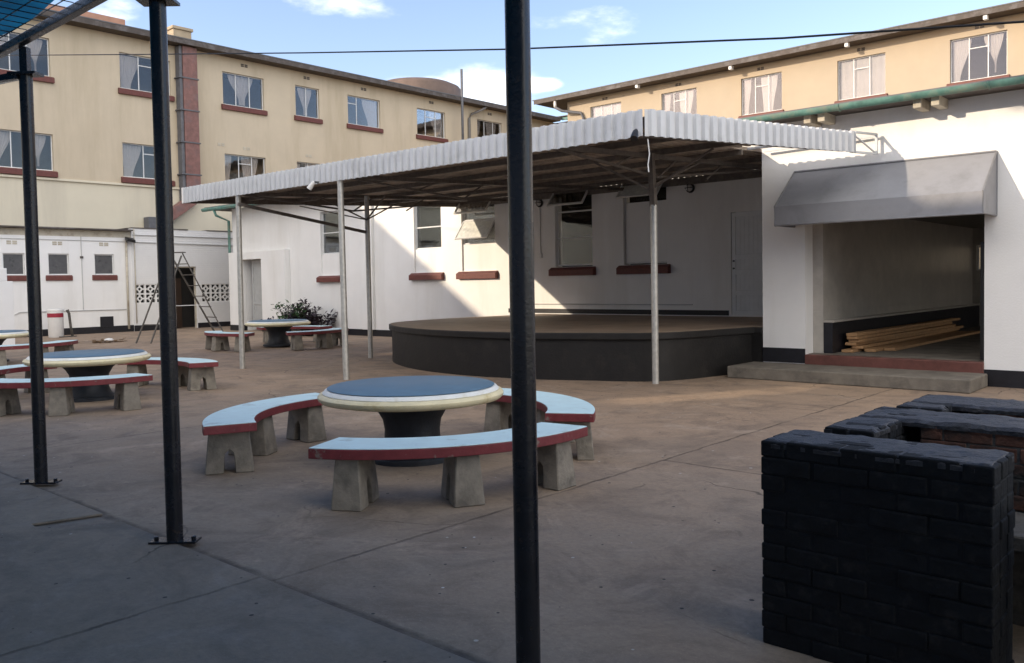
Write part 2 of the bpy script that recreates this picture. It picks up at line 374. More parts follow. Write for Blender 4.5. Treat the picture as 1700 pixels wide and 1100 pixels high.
def brickpaint_mat():
    m_ = mat('white painted brickwork', (.74, .735, .73), .6, .03, 1.5)
    n, l = m_.node_tree.nodes, m_.node_tree.links; p = n['Principled BSDF']
    tc = n.new('ShaderNodeTexCoord'); mp = n.new('ShaderNodeMapping'); mp.inputs['Rotation'].default_value = (R(90), 0, 0)
    l.new(tc.outputs['Object'], mp.inputs[0])
    b = n.new('ShaderNodeTexBrick'); b.inputs['Scale'].default_value = 1; b.inputs['Brick Width'].default_value = .25; b.inputs['Row Height'].default_value = .085
    b.inputs['Mortar Size'].default_value = .012; b.inputs['Mortar Smooth'].default_value = .4; b.inputs['Color1'].default_value = (1, 1, 1, 1); b.inputs['Color2'].default_value = (.9, .9, .9, 1); b.inputs['Mortar'].default_value = (0, 0, 0, 1)
    l.new(mp.outputs[0], b.inputs['Vector'])
    bu = n.new('ShaderNodeBump'); bu.inputs['Strength'].default_value = .5; bu.inputs['Distance'].default_value = .012
    l.new(b.outputs['Color'], bu.inputs['Height']); l.new(bu.outputs[0], p.inputs['Normal']); return m_
M['whitebrick'] = brickpaint_mat()

# ------------------------------------------------------------------ ground
MB().box(-200, 200, -200, 200, -.5, 0).done('ground', M['yard'])
struct(bpy.data.objects['ground'])
slab = [(14, 2.44), (-5.78, 2.46), (-5.92, 2.03), (-6.20, 2.05), (-6.09, 2.47), (-13, 2.47), (-13, -8.9), (14, -8.9)]
struct(MB().prism(slab[::-1], .004, .022).done('paved_slab', M['slab'], bevel=.006))

# ------------------------------------------------------------------ windows
def curtain_bm(kind, a, b, z0, z1, w):
    """hanging net curtain between a and b; drawn to one side, to a point, or full"""
    mb = MB(); nu, nz_ = 22, 12
    def panel(f0, f1, zb=z0):
        rows = []
        for j in range(nz_ + 1):
            t = j / nz_; z = z1 + (zb - z1) * t
            l_, r_ = f0(t), f1(t); rows.append([(l_ + (r_ - l_) * i / nu, w + .018 * math.sin(i * 1.9 + t * .6), z) for i in range(nu + 1)])
        mb.grid(rows)
    W_ = b - a
    e = lambda t: t * t * (3 - 2 * t)
    if kind == 'point':
        c = (a + b) / 2
        panel(lambda t: a + W_ * .16 + W_ * .27 * e(min(1, t * 1.1)), lambda t: b - W_ * .20 - W_ * .22 * e(min(1, t * 1.15)), z0 + (z1 - z0) * .06)
    elif kind == 'left': panel(lambda t: a + .02 + W_ * .03 * e(t), lambda t: a + W_ * (.42 - .2 * e(t)))
    elif kind == 'pair':
        panel(lambda t: a + .02, lambda t: a + W_ * (.36 - .22 * e(t)))
        panel(lambda t: b - W_ * (.42 - .2 * e(min(1, t * 1.2))), lambda t: b - W_ * (.06 + .13 * e(min(1, t * 1.2))), z0 + (z1 - z0) * .1)
    elif kind == 'mid':
        panel(lambda t: a + .02, lambda t: a + W_ * (.2 - .08 * e(t)))
        panel(lambda t: a + W_ * (.45 + .06 * e(t)), lambda t: b - W_ * (.12 + .12 * e(t)), z0 + .05)
    elif kind == 'right': panel(lambda t: a + W_ * (.5 + .2 * e(t)), lambda t: b - .03)
    elif kind == 'full': panel(lambda t: a + .02, lambda t: b - .02)
    return mb
def window(bld, a, b, z0, z1, cols=(1 / 3, 2 / 3), vent=1, curtain=None, sill=True, deep=.10, glass='glass', sillh=.24, sillp=.11, rows=(), label=None):
    """steel casement set in an opening of the wall; local axes: u along the wall, w into it, z up"""
    mb = MB(); t = .035; g = .004
    a_, b_, c_, d_ = a + g, b - g, z0 + g, z1 - g
    y0, y1 = deep, deep + .045
    mb.box(a_, a_ + t, y0, y1, c_, d_); mb.box(b_ - t, b_, y0, y1, c_, d_)
    mb.box(a_ + t, b_ - t, y0, y1, c_, c_ + t); mb.box(a_ + t, b_ - t, y0, y1, d_ - t, d_)
    xs = [a + (b - a) * f for f in cols]
    for x in xs: mb.box(x - t / 2, x + t / 2, y0 + .004, y1 - .004, c_ + t, d_ - t)
    edges = [a_ + t] + xs + [b_ - t]
    if vent is not None:
        zv = z1 - (z1 - z0) * .27
        mb.box(edges[vent] + t / 2, edges[vent + 1] - t / 2, y0 + .006, y1 - .006, zv - t / 2, zv + t / 2)
    for f in rows: z = z0 + (z1 - z0) * f; mb.box(a_ + t, b_ - t, y0 + .002, y1 - .002, z - t / 2, z + t / 2)
    o = mb.done('window', M['frame'], bld, bevel=.004, seg=1)
    if label: o['label'] = label
    MB().box(a_ + t * .6, b_ - t * .6, y0 + .02, y0 + .024, c_ + t * .6, d_ - t * .6).done('pane', M[glass], o)
    if sill: MB().hexa([(a - .10, -sillp, z0 - sillh), (b + .10, -sillp, z0 - sillh), (b + .10, deep - .012, z0 - sillh + .004), (a - .10, deep - .012, z0 - sillh + .004),
                        (a - .10, -sillp, z0 - .05), (b + .10, -sillp, z0 - .05), (b + .10, -.002, z0 - .004), (a - .10, -.002, z0 - .004)]).done('sill', M['sill'], o, bevel=.012)
    if curtain: curtain_bm(curtain, a + .05, b - .05, z0 + .03, z1 - .05, deep + .11).done('curtain', M['curtain'], o, smooth=True, recalc=False)
    return o
def airvents(bld, us, z, col='fascia'):
    for u in us:
        mb = MB()
        for k in (0, 1):
            for j in (0, 1): mb.box(u - .16 + k * .18, u - .02 + k * .18, -.012, .02, z + j * .07, z + .055 + j * .07)
        mb.done('air_vent', M[col], bld)

# ------------------------------------------------------------------ cream block on the left: local u = world Y, w = -(X+33.5)
LB = thing('cream_block', 'cream three-storey block filling the left background, red sills, curtained windows and a rusty flue', 'building', (-33.5, 0, 0), R(90))
UP, LO = (9.40, 10.78), (5.97, 7.30)
uw = [(10.3, 12.29, 'pair', (.34, .62), None), (14.82, 16.86, 'left', (.38, .70), 1), (19.16, 21.14, 'point', (1 / 3, 2 / 3), None), (22.77, 24.08, 'point', (.48,), None),
      (25.72, 27.72, 'right', (.30,), 0), (30.17, 32.21, 'right', (.33, .68), 1), (34.67, 36.7, 'mid', (.33, .68), None)]
lw_ = [(10.2, 12.29, 'pair', (.34, .62), None), (14.82, 16.77, 'left', (.44, .74), 1), (19.15, 21.13, 'mid', (.36, .68), 1), (22.76, 24.02, 'mid', (.5,), None)]
holes = [(a, b, *UP) for a, b, *_ in uw] + [(a, b, *LO) for a, b, *_ in lw_]
MB().wall(-30.0, 42, 5.70, 11.42, holes, 0, .25).done('wall', M['cream'], LB)
MB().wall(-30.0, 42, 0, 5.62, [], .02, .27).done('lower_wall', M['palecream'], LB)
MB().box(-30.0, 18.6, -.06, .24, 5.62, 5.70).done('ledge', M['palecream'], LB, bevel=.01)
MB().box(-30, 42, 3.4, 3.6, 0, 11.4).done('inner_wall', M['roomwall'], LB)
MB().box(-30, 42, .30, 3.4, 5.5, 5.6).done('floor', M['roomwall'], LB)
MB().box(-30, 42, .30, 3.4, 8.7, 8.8).done('floor', M['roomwall'], LB)
mb = MB(); mb.box(-30.0, -29.75, .3, 10, 0, 11.40); mb.box(-29.75, 42, 9.75, 10, 0, 11.4); mb.done('rear_wall', M['cream'], LB)
# pitched roof with a deep eave: sheet, boarded soffit and fascia
MB().hexa([(-30.6, -.62, 11.62), (42.3, -.62, 11.62), (42.3, 10.4, 13.0), (-30.6, 10.4, 13.0), (-30.6, -.62, 11.66), (42.3, -.62, 11.66), (42.3, 10.4, 13.04), (-30.6, 10.4, 13.04)]).done('roof', M['roofsheet'], LB)
MB().box(-30.6, 41.4, -.58, 10, 11.425, 11.45).done('soffit', M['soffit'], LB)
MB().box(-30.6, 41.4, -.61, -.583, 11.42, 11.615).done('fascia_board', M['fascia'], LB)
for (a, b, cu, cols, v) in uw: window(LB, a, b, *UP, cols, v, cu)
for (a, b, cu, cols, v) in lw_: window(LB, a, b, *LO, cols, v, cu)
airvents(LB, [16.3, 20.2, 23.4, 26.7, 31.2, 35.7], 11.12); airvents(LB, [16.3, 20.2, 23.4], 7.55, 'annexband'); airvents(LB, [19.0], 7.6, 'annexband')
# boxed flue with clamps and a slanting foot
mb = MB(); mb.box(17.2, 17.82, -.40, -.004, 5.3, 11.40)
fl = mb.done('flue', M['flue'], LB, bevel=.015)
MB().box(17.06, 17.195, -.36, -.004, 5.0, 11.40).done('flue_side', M['fluegrey'], fl, bevel=.03)  # separate grey strip along one side of the flue
for z in (6.2, 7.5, 8.8, 10.1): MB().box(17.0, 17.86, -.43, -.004, z, z + .05).done('clamp', M['fluegrey'], fl)
MB().bar((17.6, -.22, 5.28), (16.1, -.22, 4.22), .36, .42).done('flue_elbow', M['flue'], fl, bevel=.02)
MB().box(15.55, 16.25, -.45, -.006, 3.86, 4.42).done('flue_box', M['fluegrey'], fl, bevel=.02)
MB().box(11.0, 15.55, 1.0, 3.0, 11.7, 12.38).done('roof_parapet', M['pinkwall'], LB, bevel=.02)
mb = MB(); mb.box(17.5, 18.3, .9, 1.6, 11.7, 12.42); mb.box(17.44, 18.36, .84, 1.66, 12.42, 12.55); mb.done('chimney', M['chimney'], LB, bevel=.02)
prof = [(2.6, 11.4), (2.6, 12.78), (2.5, 12.92), (2.1, 13.10), (1.5, 13.22), (.8, 13.29), (.05, 13.30)]
MB().lathe(prof, 64, (33.7, 3.9, 0)).done('roof_tank', M['tank'], LB, smooth='auto')
MB().tube([(32.85, -.66, 8), (32.85, -.66, 13.1)], .07).done('vent_pipe', M['fluegrey'], LB, smooth=True)
MB().tube([(35.0, -.45, 11.45), (34.6, -.45, 11.2), (34.1, -.12, 10.95), (33.95, -.10, 10.7), (33.95, -.10, 7)], .07).done('downpipe', M['pipegrey'], LB, smooth=True)

# link and cream block on the right: local u = world X, w = Y-37
RB = thing('cream_block', 'sunlit cream upper-storey block behind the white hall on the right, corrugated eave and red sills', 'building', (0, 37, 0))
UR = (9.15, 10.84)
rw = [(-27.36, -25.4, 'full', None), (-22.97, -21.0, 'mid', 1), (-18.68, -16.7, 'mid', 1), (-14.2, -12.21, 'full', 1), (-9.75, -7.75, 'pair', 1), (-5.3, -3.3, 'mid', 1), (-.8, 1.2, 'pair', 1)]
MB().wall(-28.9, 24, 0, 11.35, [(a, b, *UR) for a, b, *_ in rw], 0, .25).done('wall', M['creamsun'], RB)
mb = MB(); mb.box(-28.9, -28.65, .252, 10, 0, 11.35); mb.box(-28.65, 24, 9.8, 10, 0, 11.35); mb.done('side_wall', M['creamsun'], RB)
MB().box(-28.6, 24, 3.4, 3.6, 0, 11.3).done('inner_wall', M['roomwall'], RB)
MB().box(-28.6, 24, .30, 3.4, 8.5, 8.6).done('floor', M['roomwall'], RB)
MB().hexa([(-30.7, -.85, 11.55), (24.3, -.85, 11.55), (24.3, 10.8, 13.0), (-30.7, 10.8, 13.0), (-30.7, -.85, 11.59), (24.3, -.85, 11.59), (24.3, 10.8, 13.04), (-30.7, 10.8, 13.04)]).done('roof', M['roofsheet'], RB)
MB().box(-30.55, 24, -.80, 10, 11.36, 11.38).done('soffit', M['soffit'], RB)
MB().box(-30.6, 24, -.83, -.803, 11.34, 11.545).done('fascia_board', M['fascia'], RB)
for (a, b, cu, v) in rw: window(RB, a, b, *UR, (1 / 3, 2 / 3), v, cu, sillh=.20)
airvents(RB, [-26.4, -22, -17.7, -13.2, -8.7, -4.3], 11.08)
for x in (-24, -18.9, -13.6, -8.4, -3.2): MB().box(x, x + .14, -.78, -.55, 11.18, 11.355).done('rafter_end', M['frame'], RB)
MB().tube([(-29.2, -.7, 11.35), (-29.2, -.7, 11.0)], .08).done('rainwater_head', M['plastic'], RB, smooth=True)
MB().tube([(-29.2, -.7, 11.0), (-28.9, -.5, 10.8), (-27.9, -.12, 10.6), (-27.75, -.10, 10.3), (-27.75, -.1, 7)], .075).done('downpipe', M['fluegrey'], RB, smooth=True)
LK = thing('link_block', 'short cream link between the two blocks, under a dipped dark roof edge', 'building', (0, 42, 0))
MB().box(-36, -28.95, 0, .25, 0, 11.5).done('wall', M['cream'], LK)
MB().hexa([(-33.4, -.5, 11.75), (-28.95, -.5, 11.62), (-28.95, 6, 12.2), (-33.4, 6, 12.2), (-33.4, -.5, 11.79), (-28.95, -.5, 11.66), (-28.95, 6, 12.24), (-33.4, 6, 12.24)]).done('roof', M['roofsheet'], LK)
MB().box(-32.9, -28.95, -.45, -.42, 11.5, 11.66).done('fascia_board', M['gutter'], LK)

# ------------------------------------------------------------------ white hall: W1 (Y=16.8) and the forward wing W2 (Y=13.4)
HB = thing('white_hall', 'long white hall with black plinth, red sills and a forward wing with an open passage', 'building', (0, 0, 0))
def W1(o): o.location.y = 16.8; return o
wins = [(-23.5, -22.5, 1.92, 4.0), (-18.9, -17.74, 1.92, 4.0), (-16.92, -15.65, 1.92, 4.02), (-13.58, -12.42, 1.95, 4.02), (-11.51, -10.33, 1.95, 4.02)]
dr = (-8.74, -7.75, .80, 3.0); dl = (-28.13, -26.78, .0, 2.58)
MB().wall(-29.0, -6.4, 0, 4.5, wins + [dr, dl], 0, .28).done('wall', M['white'], HB, loc=(0, 16.8, 0))
mb = MB(); mb.wall(-25.3, -6.9, .001, .20, [], -.012, -.0005); mb.box(-29.0, -28.15, -.012, -.0005, .001, .2)
mb.done('plinth', M['plinth'], HB, loc=(0, 16.8, 0))
MB().box(-15.2, -8.8, -.011, -.0005, .79, .90).done('plinth', M['plinth'], HB, loc=(0, 16.8, 0))
MB().box(-21.3, -20.75, -.10, -.001, .2, 4.5).done('pilaster', M['white'], HB, loc=(0, 16.8, 0), bevel=.01)
# porch block round the far door
MB().wall(-28.95, -25.3, .2, 2.86, [(dl[0], dl[1], 0, dl[3])], -.22, -.002).done('porch', M['white'], HB, loc=(0, 16.8, 0), bevel=.01)
mb = MB(); mb.box(-28.95, dl[0] - .004, -.23, -.002, .0, .198); mb.box(dl[1] + .004, -25.3, -.23, -.002, 0, .198); mb.done('plinth', M['plinth'], HB, loc=(0, 16.8, 0))
# inside of the hall: back partition, floor and ceiling keep it dim
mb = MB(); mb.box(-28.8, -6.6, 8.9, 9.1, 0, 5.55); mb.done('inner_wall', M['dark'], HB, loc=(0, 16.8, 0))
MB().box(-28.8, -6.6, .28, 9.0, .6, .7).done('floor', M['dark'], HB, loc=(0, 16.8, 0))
MB().box(-29, -28.75, .281, 9.0, 0, 4.53).done('end_wall', M['white'], HB, loc=(0, 16.8, 0))
# doors
def panel_door(a, b, z0, z1, y, matname, rails, label=None, kn=True):
    d = MB().box(a, b, y, y + .04, z0, z1)
    o = d.done('door', M[matname], HB, loc=(0, 16.8, 0))
    if label: o['label'] = label
    mb = MB(); w = .09
    mb.box(a, a + w, y - .018, y - .001, z0, z1); mb.box(b - w, b, y - .018, y - .001, z0, z1)
    for r in rails: mb.box(a + w, b - w, y - .018, y - .001, r - .05, r + .05)
    for k in range(1, 8):
        x = a + w + (b - a - 2 * w) * k / 8; mb.box(x - .004, x + .004, y - .006, y - .001, z0, z1)
    mb.done('door_panel', M[matname], o, bevel=.004, seg=1)
    if kn:
        mb = MB()
        for z in (1.96, 1.80): mb.tube([(a + .05, y - .019, z), (a + .05, y - .05, z)], .018, 8)
        mb.done('door_handle', M['lampblack'], o)
    return o
panel_door(dr[0] + .01, dr[1], dr[2], dr[3] - .01, .03, 'door', (2.95, 2.05, 1.72, 1.28, .85), 'pale grey boarded door at the back of the stage')
panel_door(dl[0] + .22, dl[1] - .01, .02, dl[3] - .02, .12, 'greydoor', (2.5, 1.0, .1), 'plain grey door beside the far corner', False)
# hall windows: frame, lower boarded panel, sashes
def hall_window(i, glass_z0, rows, sashes=(), infill=True, boarded=False, cols=()):
    a, b, z0, z1 = wins[i]
    o = window(HB, a, b, glass_z0, z1, cols, None, None, False, .09, 'hazyglass' if i < 2 else 'glass', rows=rows)
    o.location.y = 16.8
    if infill: MB().box(a + .002, b - .002, .05, .085, z0, glass_z0).done('infill_panel', M['white'], o)
    if boarded: MB().box(a + .04, b - .04, .06, .088, glass_z0 + .04, z1 - .62).done('board', M['white'], o)
    MB().hexa([(a - .14, -.12, z0 - .22), (b + .10, -.12, z0 - .22), (b + .10, .05, z0 - .22), (a - .14, .05, z0 - .22),
               (a - .14, -.12, z0 - .07), (b + .10, -.12, z0 - .07), (b + .10, -.003, z0 - .004), (a - .14, -.003, z0 - .004)]).done('sill', M['sill'], o, bevel=.012)
    for (zt, h, ang, gm) in sashes:                         # top hung sashes pushed open
        mb = MB(); t = .035; x0, x1 = a + .03, b - .03
        mb.box(x0, x0 + t, -.02, .02, -h, 0); mb.box(x1 - t, x1, -.02, .02, -h, 0); mb.box(x0 + t, x1 - t, -.02, .02, -h, -h + t); mb.box(x0 + t, x1 - t, -.02, .02, -t, 0)
        s = mb.done('sash', M['frame'], o); s.location = (0, .06, zt); s.rotation_euler.x = -R(ang)
        mb = MB().box(x0 + .02, x1 - .02, -.003, .003, -h + .02, -.02)
        g = mb.done('sash', M[gm], o); g.location = (0, .06, zt); g.rotation_euler.x = -R(ang)
        g.name = 'sash_pane'
    return o
hall_window(0, 2.62, (.5,)); hall_window(1, 2.60, (.45,))
hall_window(2, 2.66, (.49,), ((3.98, .62, 38, 'glass'), (3.30, .62, 36, 'frosted')))
hall_window(3, 1.97, (.34, .66), ((3.98, .66, 38, 'hazyglass'),), False)
hall_window(4, 1.97, (.62,), ((3.98, .62, 40, 'frosted'),), False, True)
# shelf with bottles glimpsed through the third window is left to the dark; wall lamps
for x in (-14.05, -9.7):
    mb = MB(); mb.lathe([(.105, 0), (.105, .03), (.10, .05)], 20); l_ = mb.done('wall_lamp', M['lampblack'], HB, smooth='auto')
    l_.location = (x, 16.795, 3.6); l_.rotation_euler.x = R(90)
    mb = MB(); mb.lathe([(.075, .045), (.07, .09), (.045, .12), (.01, .13)], 20); mb.done('lamp_glass', M['plastic'], l_, smooth=True)
    mb = MB(); mb.tube([(0, .105, .05), (0, .08, .12), (0, 0, .145), (0, -.08, .12), (0, -.105, .05)], .008, 6); mb.tube([(.105, 0, .05), (.08, 0, .12), (0, 0, .145), (-.08, 0, .12), (-.105, 0, .05)], .008, 6); mb.done('lamp_guard', M['lampblack'], l_)
mb = MB(); mb.tube([(-14.05, -.012, 2.3), (-14.05, -.012, 3.5)], .010, 6); mb.tube([(-9.7, -.012, 3.7), (-9.7, -.012, 4.3)], .010, 6); mb.tube([(-15.1, -.012, 1.02), (-9.68, -.012, 1.02)], .014, 6); mb.done('conduit', M['conduit'], HB, loc=(0, 16.8, 0))
mb = MB(); mb.box(-14.1, -14.0, -.04, -.001, 2.2, 2.32); mb.done('socket', M['plastic'], HB, loc=(0, 16.8, 0), bevel=.008)
# roof of the hall and its eaves
MB().hexa([(-30.1, 16.3, 4.56), (-6.42, 16.3, 4.56), (-6.42, 26, 5.6), (-30.1, 26, 5.6), (-30.1, 16.3, 4.60), (-6.42, 16.3, 4.60), (-6.42, 26, 5.64), (-30.1, 26, 5.64)]).done('roof', M['roofsheet'], HB)
MB().tube([(-30.1, 16.24, 4.50), (-18, 16.24, 4.50)], .07, 8).done('gutter', M['gutter'], HB)
MB().tube([(-29.3, 16.24, 4.48), (-29.25, 16.3, 4.25), (-29.1, 16.72, 4.05), (-29.08, 16.72, .0)], .05, 10).done('downpipe', M['gutter'], HB, smooth=True)
mb = MB(); mb.box(-30.05, -29.0, 16.35, 26, 4.5, 4.555); mb.done('gable_soffit', M['fascia'], HB)

# forward wing
op = (-5.67, -3.08, .0, 2.62)
MB().wall(-6.4, 9, 0, 4.09, [op], 0, .30).done('wing_wall', M['white'], HB, loc=(0, 13.4, 0))
mb = MB(); mb.box(-6.4, -6.1, .301, 3.4, 0, 4.09); mb.box(8.7, 9, .301, 10, 2.9, 4.09); mb.done('wing_wall', M['white'], HB, loc=(0, 13.4, 0))
mb = MB(); mb.box(-6.405, op[0] - .004, -.012, -.0005, .195, .43); mb.box(op[1] + .004, 9, -.012, -.0005, .001, .24); mb.done('plinth', M['plinth'], HB, loc=(0, 13.4, 0))
# passage
MB().box(-6.0, op[0] + .17, 13.702, 23, 1.02, 3.0).done('passage_wall', M['dado'], HB)
MB().box(-6.0, op[0] + .17, 13.702, 23, .345, 1.018).done('passage_wall', M['dado'], HB)
MB().box(op[0] + .171, op[0] + .32, 13.702, 22.8, .345, .84).done('passage_dado', M['plinth'], HB, bevel=.01)
MB().box(op[0] + .171, op[0] + .34, 13.70, 22.8, .842, .88).done('dado_ledge', M['dado'], HB, bevel=.008)
MB().box(op[1] - .02, op[1] + .25, 13.702, 15.2, .3, 3.0).done('passage_wall', M['dado'], HB)
MB().box(-6.0, 4, 13.702, 23, 2.70, 2.8).done('passage_ceiling', M['roomwall'], HB)
MB().wall(-6.0, 4, .3, 2.7, [(-5.42, -4.3, 1.68, 2.28)], 0, .2).done('passage_end_wall', M['dado'], HB, loc=(0, 22.81, 0))
window(HB, -5.42, -4.3, 1.68, 2.28, (.5,), None, None, False, .08, 'hazyglass').location.y = 22.81
MB().box(op[1] - .09, op[1] - .022, 13.56, 14.5, .36, 2.05).done('gate_leaf', M['lampblack'], HB, bevel=.006)
MB().box(-5.67, op[1], 13.36, 22.8, .0, .34).done('threshold', M['redstep'], HB, bevel=.012)
MB().box(-5.66, op[1] - .02, 13.50, 13.9, .335, .3455).done('passage_floor', M['stepconc'], HB)
MB().box(-5.66, 4, 13.9, 22.79, .335, .346).done('passage_floor', M['stepconc'], HB)
# wing roof, gutter and rafter ends
MB().hexa([(-6.6, 12.92, 4.165), (9.3, 12.92, 4.165), (9.3, 25, 5.2), (-6.6, 25, 5.2), (-6.6, 12.92, 4.19), (9.3, 12.92, 4.19), (9.3, 25, 5.23), (-6.6, 25, 5.23)]).done('wing_roof', M['roofsheet'], HB)
mb = MB(); n_ = 9
for k in range(n_): pass
rows = []
for x in (-6.6, 9.3): rows.append([(x, 12.86 + .075 * math.cos(PI + PI * k / 12), 4.145 - .085 * math.sin(PI * k / 12)) for k in range(13)])
mb.grid(rows); rows = []
for x in (-6.6, 9.3): rows.append([(x, 12.86 + .069 * math.cos(PI + PI * k / 12), 4.145 - .079 * math.sin(PI * k / 12)) for k in range(13)])
mb.grid(rows)
for x in (-6.6, -4.9, -2.9, -.9, 1.2): mb.tube([(x, 12.86 + .08 * math.cos(PI + PI * k / 10), 4.145 - .09 * math.sin(PI * k / 10)) for k in range(11)], .012, 6)
mb.done('gutter', M['gutter'], HB, smooth='auto')
for x in (-5.5, -5.28, -3.9, -3.66, -2.0): MB().box(x, x + .11, 12.96, 13.395, 3.96, 4.098).done('rafter_end', M['annexband'], HB, bevel=.006)
MB().box(-6.5, 9.2, 12.93, 13.395, 4.10, 4.12).done('soffit', M['fascia'], HB)
# awning over the passage: sloping cloth on a tube frame
A0, A1 = -5.84, -2.93; yt, yf = 13.39, 12.66
prof = [(yt, 3.28), ((yt + yf) / 2, 2.985), (yf, 2.69), (yf - .004, 2.40)]
aw = MB(); rows = []
for k in range(41):
    x = A0 + (A1 - A0) * k / 40; rows.append([(x, y + .008 * math.sin(PI * ((k % 10) / 10)) * (1 if i == 1 else 0), z - .008 * math.sin(PI * ((k % 10) / 10)) * (1 if i == 1 else 0)) for i, (y, z) in enumerate(prof)])
aw.grid(rows)
for x in (A0, A1): aw.face([(x, yt, 3.28), (x, yf, 2.69), (x, yf - .004, 2.40), (x, yt, 2.40)])
a_ = aw.done('awning', M['awning'], HB, recalc=False)
sm = a_.modifiers.new('thick', 'SOLIDIFY'); sm.thickness = .006
mb = MB(); r_ = .016
for x in (A0, A1): mb.tube([(x, yt, 2.40), (x, yt, 3.28)], r_, 8); mb.tube([(x, yt, 2.40), (x, yf, 2.40), (x, yf, 2.69), (x, yt, 3.28)], r_ * .9, 8)
mb.tube([(A0, yt - .01, 3.285), (A1, yt - .01, 3.285)], r_, 8); mb.tube([(A0, yf, 2.395), (A1, yf, 2.395)], r_, 8)
mb.done('awning_frame', M['awningframe'], a_)

# steps
tag(MB().box(-6.55, -3.02, 12.42, 13.355, 0, .188).done('concrete_step', M['stepconc'], bevel=.018), 'long low concrete step in front of the open passage', 'step')

# ------------------------------------------------------------------ stage
ctl = [(-14.05, 16.76), (-14.4, 15), (-14.52, 13.3), (-14.2, 12.0), (-13.3, 11.15), (-11.9, 10.5), (-10.4, 10.28), (-9.1, 10.45), (-8.2, 10.8), (-7.3, 11.2), (-6.9, 11.85), (-6.55, 13.385)]
def catmull(c, n=8):
    P = [c[0]] + c + [c[-1]]; out = []
    for i in range(1, len(P) - 2):
        p0, p1, p2, p3 = (Vector(q) for q in P[i - 1:i + 3])
        for k in range(n):
            t = k / n; out.append(tuple(.5 * ((2 * p1) + (p2 - p0) * t + (2 * p0 - 5 * p1 + 4 * p2 - p3) * t * t + (3 * p1 - p0 - 3 * p2 + p3) * t ** 3)))
    out.append(c[-1]); return out
curve = catmull(ctl)
tail = [(-6.42, 13.385), (-6.42, 16.78)]
ctr = Vector((-10.5, 14.5))
def inset(c, d): return [tuple(Vector(p) + (ctr - Vector(p)).normalized() * d) for p in c]
ST = thing('stage', 'black half-round brick stage with a brown worn top under the canopy', 'stage', (-10.5, 13.5, 0))
def sh(c): return [(x + 10.5, y - 13.5) for x, y in c]
MB().prism(sh(inset(curve, .06) + tail), 0, .655).done('stage_wall', M['stage'], ST, smooth='auto')
MB().prism(sh(curve + tail), .655, .765).done('stage_edge', M['stage'], ST, bevel=.015)
MB().prism(sh(inset(curve, .03) + tail), .7655, .770).done('stage_floor', M['stagetop'], ST)

# ------------------------------------------------------------------ canopy
CN = thing('steel_canopy', 'grey corrugated canopy on steel posts sheltering the stage, rusty underside', 'canopy')
XL, XR0, XR1, YF, YB = -17.05, -5.67, -4.52, 8.75, 16.77
def xr(y): return XR0 + (XR1 - XR0) * (y - YF) / (13.3 - YF)
def zr(y): return 3.50 + (y - YF) * .043
prof = []
pw, dp = .152, .045
k = 0; x = XL
sheet = MB(); rows_a, rows_m, rows_b = [], [], []
xs = []
while x < XR1:
    for dx, dz in ((0, 0), (.045, 0), (.063, dp), (.130, dp)): xs.append((x + dx, dz))
    x += pw
def sheet_rows(lo, hi, y0f, y1f):
    mb = MB(); A, B = [], []
    for x, dz in xs:
        if lo <= x <= hi:
            ya, yb = y0f(x), y1f(x)
            A.append((x, ya, zr(ya) + dz)); B.append((x, yb, zr(yb) + dz))
    mb.grid([A, B]); return mb
def yfront(x): return YF + .02 if x < XR0 else YF + (x - XR0) / (XR1 - XR0) * (13.3 - YF)
o = sheet_rows(XL + .02, -6.45, yfront, lambda x: YB).done('roof_sheet', M['zinc'], CN, recalc=False); o.modifiers.new('t', 'SOLIDIFY').thickness = .004
o = sheet_rows(-6.5, -4.75, yfront, lambda x: 12.62).done('roof_sheet', M['zinc'], CN, recalc=False); o.modifiers.new('t', 'SOLIDIFY').thickness = .004
def fascia(p0, p1, z0a, z1a, z0b, z1b, nrm):
    p0, p1 = Vector(p0), Vector(p1); L = (p1 - p0).length; d = (p1 - p0) / L; mb = MB(); A, B = [], []
    s = 0
    while s < L:
        for ds, dn in ((0, 0), (.05, 0), (.068, dp), (.134, dp)):
            q = min(s + ds, L); t = q / L; p = p0 + d * q + Vector(nrm) * dn
            A.append((p.x, p.y, z0a + (z0b - z0a) * t)); B.append((p.x, p.y, z1a + (z1b - z1a) * t))
        s += pw
    mb.grid([A, B]); o = mb.done('fascia', M['fasciasheet'], CN, recalc=False); o.modifiers.new('t', 'SOLIDIFY').thickness = .003
fascia((XL, YF), (XR0, YF), 3.35, 3.67, 3.305, 3.625, (0, -1))
rd = Vector((XR1 - XR0, 13.3 - YF)).normalized()
fascia((XR0 + .01, YF - .01), (XR0 + rd.x * 4.12, YF + rd.y * 4.12), 3.305, 3.625, 3.40, 3.70, (rd.y, -rd.x))
# end frame left open
mb = MB(); e0 = Vector((XR0, YF)) + rd * 4.05; e1 = Vector((XR1, 13.3))
mb.bar((e0.x, e0.y, 3.70), (e1.x, e1.y, 3.71), .03); mb.bar((e0.x, e0.y, 3.41), (e1.x, e1.y, 3.42), .03); mb.bar((e1.x, e1.y, 3.41), (e1.x, e1.y, 3.72), .035); mb.bar((e0.x, e0.y, 3.70), (e1.x, e1.y, 3.42), .018)
mb.bar((-6.3, 13.28, 3.66), (e1.x, e1.y, 3.69), .03); mb.bar((-6.3, 12.7, 3.64), (-4.7, 12.7, 3.64), .04)
mb.done('end_frame', M['fasciasheet'], CN)
mb = MB()
for y in (8.82, 10.2, 11.55, 12.9, 14.3, 15.7):            # purlins
    hi = min(xr(y) - .05, -4.8) if y < 12.8 else -6.5
    mb.bar((XL + .05, y, zr(y) - .045), (hi, y, zr(y) - .045), .05, .085)
mb.bar((XL + .03, YF + .03, 3.44), (XL + .03, YB, zr(YB) - .05), .05, .17)
